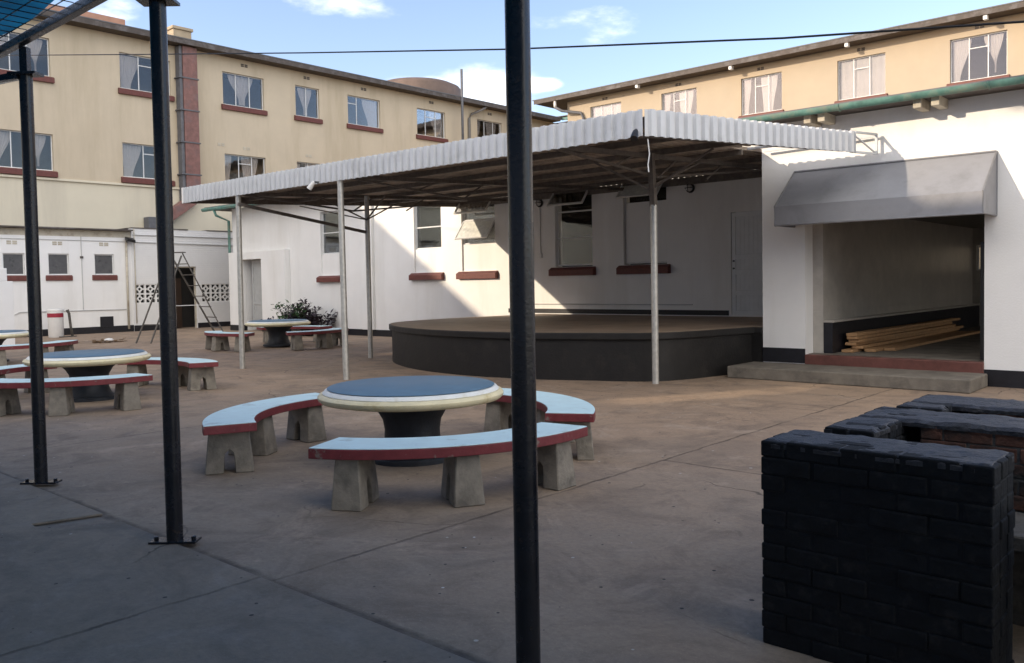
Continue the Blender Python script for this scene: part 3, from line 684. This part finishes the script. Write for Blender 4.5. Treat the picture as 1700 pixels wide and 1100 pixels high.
mb.bar((XR0 - .03, YF + .04, 3.33), (xr(12.6) - .05, 12.6, 3.44), .05, .06)
mb.bar((XL + .05, YB - .05, zr(YB) - .09), (-6.6, YB - .05, zr(YB) - .09), .06, .16)
mb.done('purlins', M['steel'], CN)
for X in (-14.75, -11.4, -7.15):                            # trusses running back to the wall
    mb = MB(); zt0, zt1 = zr(YF) - .13, zr(YB) - .13
    mb.bar((X, YF + .05, zt0), (X, YB, zt1), .06, .07)
    mb.bar((X, YF + .05, zt0 - .02), (X, 11.4, zt0 - .20), .035); mb.bar((X, 11.4, zt0 - .20), (X, 15.6, zt1 - .06), .035)
    for y in (10.2, 11.4, 12.9): mb.bar((X, y, zt0 - .2 * (1 - abs(y - 11.4) / 3.6)), (X, y + .55, zr(y) - .13), .025)
    mb.done('truss', M['steel'], CN)
mb = MB(); mb.bar((-14.87, 8.75, 3.18), (-14.6, 11.6, 2.72), .045, .06)
mb.bar((-14.55, 11.6, 2.98), (-14.55, 10.3, 3.42), .025); mb.bar((-14.55, 11.6, 2.98), (-14.55, 12.6, 3.45), .025); mb.bar((-14.55, 11.6, 2.98), (-13.9, 11.6, 3.45), .025); mb.bar((-14.55, 11.6, 2.98), (-17, 11.6, 3.45), .025)
mb.done('brace', M['steel'], CN)
mb = MB(); mb.bar((-7.1, 11.1, 2.95), (-6.2, 11.4, 3.50), .03); mb.bar((-7.1, 11.1, 2.95), (-7.9, 10.6, 3.45), .03); mb.bar((-7.1, 11.1, 3.0), (-7.1, 12.6, 3.5), .03)
mb.done('brace', M['steel'], CN)
def canopy_post(x, y, z1, lean=(0, 0)):
    p = MB().tube([(x, y, 0), (x + lean[0], y + lean[1], z1)], .052, 16).done('post', M['galv'], CN, smooth='auto')
canopy_post(-15.0, 8.82, 3.42, (.06, -.02)); canopy_post(-11.66, 8.78, 3.42, (-.03, 0)); canopy_post(-14.65, 11.7, 3.5, (.05, -.05))
canopy_post(-7.06, 11.12, 2.72)
MB().bar((-7.06, 11.12, 2.70), (-7.10, 11.12, 3.50), .085, .085).done('post_head', M['steel'], CN)
def security_lamp(loc, rz, label, col):
    t = thing('security_lamp', label, 'lamp', loc, rz, 'security lamps on the canopy fascia'); t.scale = (.75, .75, .75)
    mb = MB(); mb.tube([(0, .04, .02), (0, -.05, .03), (0, -.10, .0)], .018, 8); mb.done('bracket', M['lampblack'], t, smooth=True)
    mb = MB(); mb.tube([(0, -.06, .03), (0, -.10, .0), (0, -.16, -.07), (0, -.20, -.12)], [.03, .045, .06, .062], 14); mb.done('lamp_head', M[col], t, smooth='auto')
security_lamp((-12.2, 8.68, 3.33), R(-60), 'white spotlight hung under the long fascia left of the near post', 'plastic')
security_lamp((-5.72, 8.66, 3.34), R(20), 'black spotlight at the near corner of the canopy', 'lampblack')
MB().tube([(-5.66, 8.80, 3.28), (-5.65, 8.82, 3.1), (-5.66, 8.80, 2.97), (-5.65, 8.8, 2.88)], .007, 6).done('cord', M['plastic'])
tag(bpy.data.objects['cord'], 'short white cord dangling from the near corner of the canopy', 'cord')

# ------------------------------------------------------------------ low white annex: local u = Y, w = -(X+32)
AX = thing('white_annex', 'low white flat-roofed annex along the far left with small windows and pierced blocks', 'building', (-32, 0, 0), R(90))
aw_ = [(10.0, 10.68, 2.13, 2.88), (11.43, 12.12, 2.13, 2.88), (13.0, 13.7, 2.13, 2.88)]
adr = (15.98, 16.9, 0, 2.44); bz = [(14.42, 15.66, 1.04, 1.76), (17.10, 18.34, 1.02, 1.74)]
MB().wall(4, 14.36, 0, 3.5, aw_, 0, .22).done('wall', M['white'], AX)
MB().wall(14.36, 19.2, 0, 3.86, [adr] + bz, -.02, .22).done('brick_wall', M['whitebrick'], AX)
MB().box(4, 14.355, .03, .2, 3.502, 3.74).done('band', M['annexband'], AX)
mb = MB(); mb.box(4, 14.355, -.22, 1.45, 3.75, 3.80); mb.box(14.37, 16.6, -.05, 1.45, 3.865, 3.90); mb.box(17.4, 19.2, -.05, 1.45, 3.865, 3.895); mb.done('roof', M['fascia'], AX)
mb = MB(); mb.box(4, 14.355, -.012, -.0005, .001, .24); mb.box(14.365, adr[0] - .004, -.034, -.021, .001, .22); mb.box(adr[1] + .004, 19.2, -.034, -.021, .001, .20); mb.done('plinth', M['plinth'], AX)
MB().box(13.12, 13.6, -.03, -.013, .2, .60).done('hatch', M['plinth'], AX, bevel=.006)
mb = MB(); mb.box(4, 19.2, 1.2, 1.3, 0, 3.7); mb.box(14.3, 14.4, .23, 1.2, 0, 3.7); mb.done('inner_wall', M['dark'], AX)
for (a, b, c, d) in aw_: window(AX, a, b, c, d, (), None, None, True, .05, 'dusty', .20, .05)
airvents(AX, [10.3, 11.75, 13.35], 3.18, 'annexband')
for (a, b, c, d) in bz:
    mb = MB(); nb = 3; bw, bh = (b - a) / nb, (d - c) / 2; y0, y1 = 0, .09
    for i in range(nb + 1): x = a + bw * i; mb.box(max(a, x - .035) + .002, min(b, x + .035) - .002, y0, y1, c + .002, d - .002)
    for i in range(nb):
        for j in range(2):
            x0, x1 = a + bw * i + .036, a + bw * (i + 1) - .036; z0, z1 = c + bh * j, c + bh * (j + 1); cx, cz = (x0 + x1) / 2, (z0 + z1) / 2
            mb.box(x0, x1, y0 + .001, y1 - .001, z0 + .002, z0 + .03); mb.box(x0, x1, y0 + .001, y1 - .001, z1 - .03, z1 - .002)
            ro, ri = .098, .055
            for q in range(12):
                t0, t1 = 2 * PI * q / 12, 2 * PI * (q + 1) / 12
                P = [(cx + r * math.cos(t), yy, cz + r * math.sin(t)) for yy in (y0 + .003, y1 - .003) for r, t in ((ri, t0), (ro, t0), (ro, t1), (ri, t1))]
                mb.hexa(P)
            hw = .028
            mb.box(x0, cx - ro + .008, y0 + .002, y1 - .002, cz - hw, cz + hw); mb.box(cx + ro - .008, x1, y0 + .002, y1 - .002, cz - hw, cz + hw)
            mb.box(cx - hw, cx + hw, y0 + .002, y1 - .002, z0 + .03, cz - ro + .008); mb.box(cx - hw, cx + hw, y0 + .002, y1 - .002, cz + ro - .008, z1 - .03)
    mb.done('pierced_blocks', M['white'], AX)
# doorway: frame, half open plank door and a rail across
mb = MB(); mb.box(adr[0], adr[0] + .05, .05, .12, 0, 2.44); mb.box(adr[1] - .05, adr[1], .05, .12, 0, 2.44); mb.box(adr[0] + .05, adr[1] - .05, .05, .12, 2.39, 2.44); mb.done('door_frame', M['annexband'], AX)
MB().bar((16.02, .14, 1.0), (16.52, .55, 1.0), .04, 1.95).done('door', M['wood'], AX)
# pipes, conduits, floodlight
mb = MB(); mb.tube([(14.15, -.05, .1), (14.15, -.05, 3.45)], .04, 8); mb.tube([(14.45, -.06, .3), (14.45, -.06, 3.85)], .018, 6); mb.done('downpipe', M['annexband'], AX, smooth=True)
mb = MB(); mb.tube([(12.55, -.02, .88), (12.55, -.02, 3.5)], .014, 6); mb.tube([(10.3, -.02, .78), (10.45, -.02, .86), (14.1, -.02, .84)], .016, 6); mb.tube([(8, -.02, 3.38), (14.1, -.02, 3.36)], .012, 6); mb.tube([(14.4, -.05, 3.35), (19, -.05, 3.3)], .02, 6); mb.tube([(14.4, -.05, 3.62), (19, -.05, 3.6)], .02, 6); mb.done('conduit', M['conduit'], AX)
MB().box(12.5, 12.6, -.05, -.001, 2.72, 2.8).done('junction_box', M['fascia'], AX)
fl_ = MB().hexa([(14.08, -.32, 3.36), (14.38, -.32, 3.30), (14.38, -.10, 3.34), (14.08, -.10, 3.40), (14.08, -.34, 3.46), (14.38, -.34, 3.40), (14.38, -.10, 3.50), (14.08, -.10, 3.54)]).done('floodlight', M['lampblack'], AX, bevel=.01)
MB().bar((14.25, -.10, 3.44), (14.25, .0, 3.44), .04).done('bracket', M['lampblack'], fl_)

# nearer white wall at the left edge of the yard, stepped top
mb = MB(); mb.box(-26.3, -26.0, 4.0, 8.36, 0, 1.86); mb.box(-26.3, -26.0, 4.0, 8.22, 1.86, 2.22)
tag(mb.done('white_wall', M['white'], bevel=.012), 'plain white garden wall with a stepped top at the left edge', 'wall')

# ------------------------------------------------------------------ round tables and curved benches
ZT, ZB = .66, .44
def table(loc, rz, label):
    t = thing('round_table', label, 'table', loc, rz, 'round blue concrete tables')
    MB().lathe([(.02, ZT - .004), (.742, ZT - .002), (.755, ZT + .003), (.742, ZT + .010), (.02, ZT + .011)], 72).done('table_top', M['bluetop'], t, smooth='auto')
    MB().lathe([(.40, ZT - .135), (.74, ZT - .130), (.81, ZT - .115), (.836, ZT - .088), (.838, ZT - .066), (.822, ZT - .046), (.80, ZT - .040), (.70, ZT - .039)], 72).done('table_rim', M['creamrim'], t, smooth='auto')
    MB().lathe([(.70, ZT - .0385), (.792, ZT - .0385), (.795, ZT - .034), (.774, ZT - .010), (.762, ZT - .0045), (.70, ZT - .0045)], 72).done('rim_bevel', M['rimwhite'], t, smooth='auto')
    MB().lathe([(.33, .05), (.29, .09), (.255, .18), (.25, .27), (.265, .36), (.31, .44), (.37, .50), (.41, .536)], 40).done('pedestal', M['pedestal'], t, smooth='auto')
    MB().lathe([(.40, 0), (.40, .035), (.385, .05), (.05, .052)], 40).done('foot', M['pedestal'], t, smooth='auto')
    return t
def leg_bm(ang, Rm, h):
    mb = MB()
    P = [(-.20, 0), (-.048, 0), (-.045, .10), (-.036, .17), (0, .205), (.036, .17), (.045, .10), (.048, 0), (.20, 0), (.165, h), (-.165, h)]
    c, s = math.cos(ang), math.sin(ang)
    def pt(r, z, sg): t = sg * (.115 - .028 * z / h); return (c * (Rm + r) - s * t, s * (Rm + r) + c * t, z)
    A = [mb.v(pt(r, z, -1)) for r, z in P]; B = [mb.v(pt(r, z, 1)) for r, z in P]; n = len(P)
    for k in range(n): mb.bm.faces.new((A[k], A[(k + 1) % n], B[(k + 1) % n], B[k]))
    mb.bm.faces.new(A[::-1]); mb.bm.faces.new(B)
    bmesh.ops.triangulate(mb.bm, faces=[f for f in mb.bm.faces if len(f.verts) > 4]); return mb
RI, RO, SPAN = 1.32, 1.75, R(76)
def bench():
    t = thing('curved_bench', '', 'bench', (0, 0, 0), 0, 'curved benches round the tables')
    def arc(ri, ro, sp, jit=0):
        n = 28; out = []
        for k in range(n + 1): a = -sp / 2 + sp * k / n; out.append((ro * math.cos(a), ro * math.sin(a)))
        for k in range(n, -1, -1): a = -sp / 2 + sp * k / n; out.append((ri * math.cos(a), ri * math.sin(a)))
        return out
    MB().prism(arc(RI, RO, SPAN), ZB - .075, ZB - .004).done('seat', M['redpaint'], t, bevel=.006)
    MB().prism(arc(RI + .004, RO - .004, SPAN - .006), ZB - .0035, ZB + .004).done('seat_top', M['bluepale'], t, bevel=.003, seg=1)
    for a in (-29, 0, 29): leg_bm(R(a), (RI + RO) / 2, ZB - .077).done('leg', M['concrete'], t, bevel=.008, seg=1)
    return t
B0 = bench(); used = []
def put_bench(c, ang, off, label, gz=0):
    a = R(ang); loc = (c[0] + off * math.cos(a), c[1] + off * math.sin(a), gz)
    if not used: B0.location = loc; B0.rotation_euler.z = a; B0['label'] = label; used.append(1); return B0
    return dup(B0, loc, a, label)
T1, T2, T3, T4 = (-5.86, 5.14), (-12.85, 5.09), (-19.6, 12.6), (-21.0, 6.2)
t0 = table((*T1, 0), 0, 'nearest round table, blue top and cream rim on a dark pedestal')
dup(t0, (*T2, 0), R(40), 'round blue table in the left middle ground, partly behind the left posts')
dup(t0, (*T3, .03), R(75), 'small far round table in front of the dark shrub')
dup(t0, (*T4, .04), R(110), 'round table cut off by the left edge, beyond the left-hand group')
put_bench(T1, -29, .12, 'pale blue curved bench with red edge, nearest to the camera')
put_bench(T1, -150, .06, 'curved bench on the left side of the nearest table, end leg facing out')
put_bench(T1, 67, -.10, 'curved bench behind the nearest table, half hidden by the black post')
put_bench(T2, -34, .0, 'curved bench in front of the left middle table, crossing the left post')
put_bench(T2, 104, .05, 'curved bench behind and right of the left middle table')
put_bench(T2, 216, .0, 'curved bench at the left side of the left middle table, cut by the edge')
put_bench(T3, -92, .1, 'far bench left of the small far table, by the ladder', .02)
put_bench(T3, 10, .1, 'far bench right of the small far table, between the canopy posts', .02)
put_bench(T3, 130, .1, 'far bench behind the small far table, in front of the shrub', .02)
put_bench(T4, 18, .1, 'bench in front of the left-edge table, beyond the left middle group', .03)
put_bench(T4, -88, .1, 'bench at the left edge, nearer side of the cut-off table', .03)

# ------------------------------------------------------------------ black brick barbecues
def bricks(x0, x1, y0, y1, z0, z1, name, mt, parent, jit=.0045):
    mb = MB(); nc = max(1, round((z1 - z0) / .074)); ch = (z1 - z0) / nc
    nx = max(1, round((x1 - x0) / .222)); ny = max(1, round((y1 - y0) / .113)); bx = (x1 - x0) / nx; by = (y1 - y0) / ny
    J = lambda: random.uniform(-jit, jit)
    for c in range(nc):
        za, zb = z0 + ch * c, z0 + ch * (c + 1) - .006
        for j in range(ny):
            ya, yb = y0 + by * j, y0 + by * (j + 1) - .008
            cuts = [x0 + bx * i for i in range(nx + 1)] if (c + j) % 2 == 0 else [x0] + [x0 + bx * (i + .5) for i in range(nx)] + [x1]
            for a, b in zip(cuts, cuts[1:]):
                mb.box(a + .004 + J(), b - .004 + J(), ya + .004 + J(), yb + J(), za + J() * .5, zb + J() * .6 + .002)
    o = mb.done(name, M[mt], parent, bevel=.007, seg=2)
    return o
def core(x0, x1, y0, y1, z1, parent, mt='blackbrick'):
    MB().box(x0 + .009, x1 - .009, y0 + .009, y1 - .009, 0, z1 - .012).done('mortar', M[mt], parent)
def skim(x0, x1, y0, y1, z1, parent):
    # rough painted mortar bed left on top of the wall, ragged edges
    nx, ny = max(3, int((x1 - x0) / .022)), max(3, int((y1 - y0) / .022)); rows = []
    from mathutils import noise as mn
    for j in range(ny + 1):
        r_ = []
        for i in range(nx + 1):
            ex = 1 if i in (0, nx) else 0; ey = 1 if j in (0, ny) else 0
            x = x0 + (x1 - x0) * i / nx; y = y0 + (y1 - y0) * j / ny; q = Vector((x * 9 + x0, y * 9 + y0 * 7, z1 * 3 + x1))
            d = mn.noise(q) * .007 + mn.noise(q * 4) * .004 + mn.noise(q * 11) * .0025
            if ex: x += (.004 + .010 * mn.noise(q * 2.3)) * (1 if i == 0 else -1)
            if ey: y += (.004 + .010 * mn.noise(q * 2.9)) * (1 if j == 0 else -1)
            r_.append((x, y, z1 + .004 + d - (.016 if ex or ey else 0)))
        rows.append(r_)
    mb = MB(); mb.grid(rows)
    ring = rows[0] + [r[-1] for r in rows[1:]] + rows[-1][-2::-1] + [r[0] for r in rows[-2:0:-1]]
    for a, b in zip(ring, ring[1:] + ring[:1]): mb.face([a, b, (b[0], b[1], z1 - .03), (a[0], a[1], z1 - .03)])
    bmesh.ops.remove_doubles(mb.bm, verts=mb.bm.verts, dist=1e-5)
    mb.done('mortar_cap', M['capmortar'], parent, smooth='auto')
G = 'black brick barbecues'
K = thing('brick_barbecue', 'nearest black-painted brick barbecue block at the right edge', 'barbecue', (-1.65, 3.42, 0), 0, G)
def kb(*a): return bricks(*a)
kx, ky = 1.65, -3.42
bricks(0, .90, 0, .34, 0, .89, 'brick_wall', 'blackbrick', K); core(0, .90, 0, .34, .89, K); skim(0, .90, 0, .34, .885, K)
bricks(1.04, 1.7, .16, .34, 0, .74, 'brick_wall', 'blackbrick', K); core(1.04, 1.7, .16, .34, .74, K)
K2 = thing('brick_barbecue', 'middle black brick barbecue with a sooty red open firebox', 'barbecue', (-1.57, 3.90, 0), 0, G)
bricks(0, .235, 0, .40, 0, .89, 'side_wall', 'blackbrick', K2); core(0, .235, 0, .40, .89, K2); skim(0, .235, 0, .401, .884, K2)
bricks(0, 1.35, .52, .78, 0, .89, 'back_wall', 'blackbrick', K2); core(0, 1.35, .52, .78, .89, K2); skim(0, 1.35, .402, .78, .886, K2)
bricks(.0, .235, .40, .52, 0, .885, 'side_wall', 'blackbrick', K2)
bricks(.30, 1.35, .41, .512, .45, .872, 'firebox_lining', 'redbrick', K2); core(.30, 1.35, .41, .515, .87, K2, 'ash')
MB().box(.24, 1.3, .0, .405, .45, .52).done('hearth', M['ash'], K2, bevel=.01)
K3 = thing('brick_barbecue', 'farthest black brick barbecue, only its top and red inner bricks showing', 'barbecue', (-1.52, 4.76, 0), 0, G)
bricks(0, .235, 0, .30, 0, .89, 'side_wall', 'blackbrick', K3); core(0, .235, 0, .30, .89, K3); skim(0, .235, 0, .181, .884, K3)
bricks(0, 1.4, .30, .56, 0, .89, 'back_wall', 'blackbrick', K3); core(0, 1.4, .30, .56, .89, K3); skim(0, 1.4, .182, .56, .886, K3)
bricks(.30, 1.4, .19, .292, .45, .872, 'firebox_lining', 'redbrick', K3); core(.30, 1.4, .19, .295, .87, K3, 'ash')

# ------------------------------------------------------------------ shelter: three black posts, beam, wire grid and blue net overhead
SH = thing('shade_shelter', 'near shade shelter of slim black posts carrying a beam and blue netting', 'shelter', (-4.9, 2.5, 0))
def shp(p): return (p[0] + 4.9, p[1] - 2.5, p[2])
for (x, y) in ((-7.46, 2.55), (-5.04, 2.47), (-2.19, 2.5), (.6, 2.5)):
    mb = MB(); a = R(40); hw = .037
    def sq(w): return [(x + 4.9 + w * (math.cos(a) * i - math.sin(a) * j), y - 2.5 + w * (math.sin(a) * i + math.cos(a) * j)) for i, j in ((-1, -1), (1, -1), (1, 1), (-1, 1))]
    p = MB().tube([(x + 4.9, y - 2.5, .03), (x + 4.9, y - 2.5, 3.30)], .049, 32).done('post', M['black'], SH, smooth='auto')
    c, s = math.cos(R(42)), math.sin(R(42))
    def rot(w, d): return [(x + 4.9 + c * i * w - s * j * d, y - 2.5 + s * i * w + c * j * d) for i, j in ((-1, -1), (1, -1), (1, 1), (-1, 1))]
    MB().prism(rot(.145, .055), .022, .036).done('base_plate', M['black'], p, bevel=.003, seg=1)
    mb = MB()
    for q in (-.115, .115): mb.lathe([(.014, .036), (.014, .055), (.003, .057)], 6, (x + 4.9 + c * q, y - 2.5 + s * q, 0))
    mb.done('bolt', M['black'], p)
    MB().prism(rot(.11, .07), 3.30, 3.318).done('top_plate', M['black'], p)
    MB().prism(sq(.03), 3.318, 3.52).done('post_head', M['black'], p)
MB().bar(shp((-10.3, 2.5, 3.55)), shp((9, 2.5, 3.55)), .06, .065).done('beam', M['black'], SH, bevel=.004)
mb = MB(); mb.bar(shp((-10.3, -5, 3.50)), shp((9, -5, 3.50)), .06, .09)
for x in (-10.2, -7.9, -5.2, -2.4, .4, 3.2): mb.bar(shp((x, 2.46, 3.545)), shp((x, -5, 3.50)), .045, .06)
mb.bar(shp((-7.46, 2.5, 3.29)), shp((-10.2, 2.5, 3.54)), .04, .06); mb.bar(shp((-7.46, 2.5, 3.29)), shp((-10.2, 1.4, 3.24)), .045, .05)
mb.done('rafters', M['black'], SH)
mb = MB()
for k in range(50): x = -10.2 + .15 * k; mb.bar(shp((x, 2.48, 3.592)), shp((x, -3.2, 3.60)), .006)
for k in range(34): y = 2.42 - .15 * k; mb.bar(shp((-10.3, y, 3.598)), shp((-4.6, y, 3.598)), .006)
mb.done('wire_grid', M['black'], SH)
rows = []
for i in range(81):
    x = -10.25 + .24 * i; rows.append([shp((x, 2.41 - .09 * j + (.03 * math.sin(x * 2.3) if j == 0 else 0), 3.612 + .02 * math.sin(x * 3 + j))) for j in range(81)])
MB().grid(rows).done('shade_net', M['net'], SH, smooth=True, recalc=False)

# ------------------------------------------------------------------ small things
mb = MB(); P0, P1 = Vector((-21, 6.6, 6.62)), Vector((2.0, 5.4, 2.72)); pts = []
pts = [(-24.0, 6.0, 7.02), (-18.88, 6, 6.25), (-12.33, 6, 5.03), (-8.6, 6, 4.34), (-5.33, 6, 3.75), (-2.7, 6, 3.32), (-1.17, 6, 3.11), (2, 6, 2.66)]
tag(MB().tube(pts, .008, 6).done('overhead_cable', M['cable'], smooth=True), 'single black cable strung across the yard above the canopy', 'cable')

# step ladder
LD = thing('step_ladder', 'tall grey step ladder standing open in front of the annex doorway', 'ladder', (-25, 12.9, 0))
def lad(p): return (p[0] + 25, p[1] - 12.9, p[2])
apx, apx2 = (-25.15, 12.45, 2.66), (-24.95, 12.75, 2.66)
fA, fB = (-25.95, 14.05, 0), (-24.55, 13.75, 0)
def lerp(a, b, t): return tuple(a[i] + (b[i] - a[i]) * t for i in range(3))
ft1, ft2 = (-25.35, 14.05, 0), (-24.45, 13.85, 0)
bk1, bk2 = (-24.75, 11.15, 0), (-24.25, 11.35, 0)
mb = MB(); mb.bar(lad(apx), lad(ft1), .05, .035); mb.bar(lad(apx2), lad(ft2), .05, .035); mb.done('front_frame', M['ladder'], LD)
mb = MB(); mb.bar(lad(lerp(apx, bk1, .03)), lad(bk1), .035); mb.bar(lad(lerp(apx2, bk2, .03)), lad(bk2), .035); mb.bar(lad(lerp(apx, bk1, .8)), lad(lerp(apx2, bk2, .8)), .03); mb.bar(lad(lerp(apx, bk1, .45)), lad(lerp(apx2, bk2, .45)), .03); mb.done('rear_frame', M['ladder'], LD)
for k in range(1, 8): t = k / 8; MB().bar(lad(lerp(apx, ft1, t)), lad(lerp(apx2, ft2, t)), .085, .025).done('tread', M['ladder'], LD)
MB().bar(lad((-25.3, 12.5, 2.68)), lad((-24.85, 12.75, 2.68)), .2, .03).done('top_platform', M['ladder'], LD)
MB().bar(lad(lerp(apx2, ft2, .60)), lad(lerp(apx2, bk2, .60)), .02).done('stay', M['frame'], LD)

# shrub
def shrub(loc):
    t = thing('shrub', 'dark purple and green leafy shrub behind the small far table', 'shrub', loc)
    rnd = random.Random(3); mg, mp_ = MB(), MB(); st = MB()
    for k in range(46):
        a = rnd.uniform(0, 2 * PI); lean = rnd.uniform(.2, 1.15); L = rnd.uniform(.5, 1.25) * (1 if lean < .7 else .95)
        gr = rnd.random() < .6 and lean < .55
        base = Vector((rnd.uniform(-.5, .5), rnd.uniform(-.3, .3), 0))
        d = Vector((math.cos(a) * math.sin(lean) * 1.25, math.sin(a) * math.sin(lean) * .7, math.cos(lean)))
        tip = base + d * L; st.tube([base, base + d * L * .5 + Vector((0, 0, .05)), tip], [.012, .009, .004], 5)
        for q in range(80):
            f = rnd.uniform(.12, 1.0); p = base + d * L * f + Vector((rnd.gauss(0, .09), rnd.gauss(0, .08), rnd.gauss(0, .06)))
            la = rnd.uniform(0, 2 * PI); el = rnd.uniform(-.5, .9); ln = rnd.uniform(.11, .24); wd = ln * .22
            x = Vector((math.cos(la) * math.cos(el), math.sin(la) * math.cos(el), math.sin(el))); y = x.cross(Vector((0, 0, 1))).normalized() * wd; zz = Vector((0, 0, wd * .4))
            (mg if gr else mp_).face([p, p + x * ln * .5 + y + zz, p + x * ln, p + x * ln * .5 - y + zz])
    st.done('stem', M['wood'], t); mp_.done('foliage', M['leafp'], t, recalc=False); g = mg.done('foliage', M['leafg'], t, recalc=False); g['label'] = 'green young shoots in the middle of the shrub'
shrub((-23.3, 15.9, 0))
# paint drum with a lid and printed band
DR = thing('paint_drum', 'white paint drum with a red printed band beside the left post', 'drum', (-30.75, 11.15, 0))
MB().lathe([(.22, 0), (.235, .02), (.25, .90), (.25, .92)], 28).done('drum_body', M['plastic'], DR, smooth='auto')
MB().lathe([(.262, .90), (.262, .95), (.25, .965), (.02, .965)], 28).done('lid', M['plastic'], DR, smooth='auto')
mb = MB(); n = 20
rows = [[(.2525 * math.cos(t), .2525 * math.sin(t), z) for t in [R(-100) + R(150) * k / n for k in range(n + 1)]] for z in (.68, .82)]
mb.grid(rows).done('printed_band', M['bucketred'], DR, recalc=False)
BR = thing('leaning_post', 'grey post with a crooked top and flat foot beside the paint drum', 'post', (-30.6, 11.55, 0))
mb = MB(); mb.tube([(.02, .06, .03), (0, .02, .35), (0, -.02, .8), (-.01, -.07, .92)], [.045, .042, .045, .06], 10); mb.done('shaft', M['ladder'], BR, smooth=True)
MB().box(-.15, .15, -.4, .15, .005, .035).done('foot', M['ladder'], BR, bevel=.005)
# heap of swept rubbish
rnd = random.Random(5); mb = MB()
for k in range(70):
    p = Vector((rnd.gauss(0, .14), rnd.gauss(0, .24), abs(rnd.gauss(.02, .035)))); a = rnd.uniform(0, 6.3); s_ = rnd.uniform(.03, .09)
    mb.hexa([p + Vector((math.cos(a + q) * s_, math.sin(a + q) * s_, z)) for z in (0, rnd.uniform(.004, .02)) for q in (0, 1.4, 3.1, 4.6)])
tag(mb.done('rubbish_heap', M['debris'], loc=(-26.2, 10.9, 0)), 'small heap of swept rubbish on the ground before the annex', 'rubbish')
rag = MB().lathe([(.03, 0), (.085, .02), (.095, .06), (.06, .10), (.01, .115)], 12).done('rag_bundle', M['plastic'], smooth=True, loc=(-26.05, 10.92, .03)); rag.scale = (1, 1.5, .9)
tag(rag, 'pale rag ball lying on the rubbish heap', 'rag')
# sawn planks in the passage
rnd = random.Random(11)
lab = ['topmost plank of the stack in the passage', 'orange-ended plank near the top of the passage stack', 'middle plank of the passage stack, slightly askew', 'plank in the lower middle of the passage stack', 'second lowest plank of the passage stack', 'lowest plank of the stack on the passage floor',
       'loose plank lying outermost beside the passage stack', 'short plank lying against the foot of the passage stack']
for k in range(8):
    if k < 6: z = .349 + .052 * (5 - k); x = -5.18 + rnd.uniform(-.05, .06); y0 = 13.95 + rnd.uniform(0, .22)
    else: z = .349 + .0 ; x = -4.95 + .2 * (k - 6); y0 = 14.25 + .35 * (k - 6)
    pl_ = MB().box(-.09, .09, 0, 5.6 + rnd.uniform(-.3, .5), 0, .046).done('plank', M['timber'], loc=(x, y0, z), rotz=R(rnd.uniform(-1.5, 1.5)), bevel=.004)
    tag(pl_, lab[k], 'plank', 'sawn planks in the passage')

# ------------------------------------------------------------------ unseen wall and tree added behind the camera to shape sun and shade
SB = thing('shade_wall', 'tall unseen white wall added behind the viewer to shade the yard and bounce light', 'building', (0, -9, 0))
mb = MB().wall(-26.3, 30, 0, 9.9, [(-16.4, -15.6, 6.3, 7.5)], -.3, 0)  # slot cut to throw the sun strip on the ground
def shade_top(x0, x1, z0, z1): mb.hexa([(x0, -.3, 9.9), (x1, -.3, 9.9), (x1, 0, 9.9), (x0, 0, 9.9), (x0, -.3, z0), (x1, -.3, z1), (x1, 0, z1), (x0, 0, z0)])
shade_top(-26.3, -16.7, 11.1, 11.1); shade_top(-16.7, -15.0, 11.1, 10.1); shade_top(-15.0, 30, 10.1, 10.1)  # top line shaped to set the shadow edge on the awning
mb.done('wall', M['white'], SB)

TR = thing('tree', 'unseen leafy tree added behind the viewer to dapple the hall wing', 'tree', (-14.6, -12, 0))
MB().tube([(0, 0, 0), (.1, .05, 4), (0, 0, 8), (.1, .1, 13)], [.30, .24, .17, .08], 10).done('trunk', M['wood'], TR, smooth=True)
rnd = random.Random(9); mb = MB()
for k in range(2600):
    a, b_ = rnd.uniform(0, 2 * PI), rnd.uniform(-1, 1); rr_ = rnd.random() ** .4; q = math.sqrt(1 - b_ * b_)
    p = Vector((math.cos(a) * q * 3.0 * rr_, math.sin(a) * q * 2.2 * rr_, 14.5 + b_ * 2.1 * rr_)); x = Vector((rnd.gauss(0, 1), rnd.gauss(0, 1), rnd.gauss(0, .6))).normalized() * .22
    y = x.cross(Vector((rnd.gauss(0, 1), rnd.gauss(0, 1), rnd.gauss(0, 1)))).normalized() * .08
    mb.face([p, p + x * .5 + y, p + x, p + x * .5 - y])
mb.done('crown', M['leafg'], TR, recalc=False)
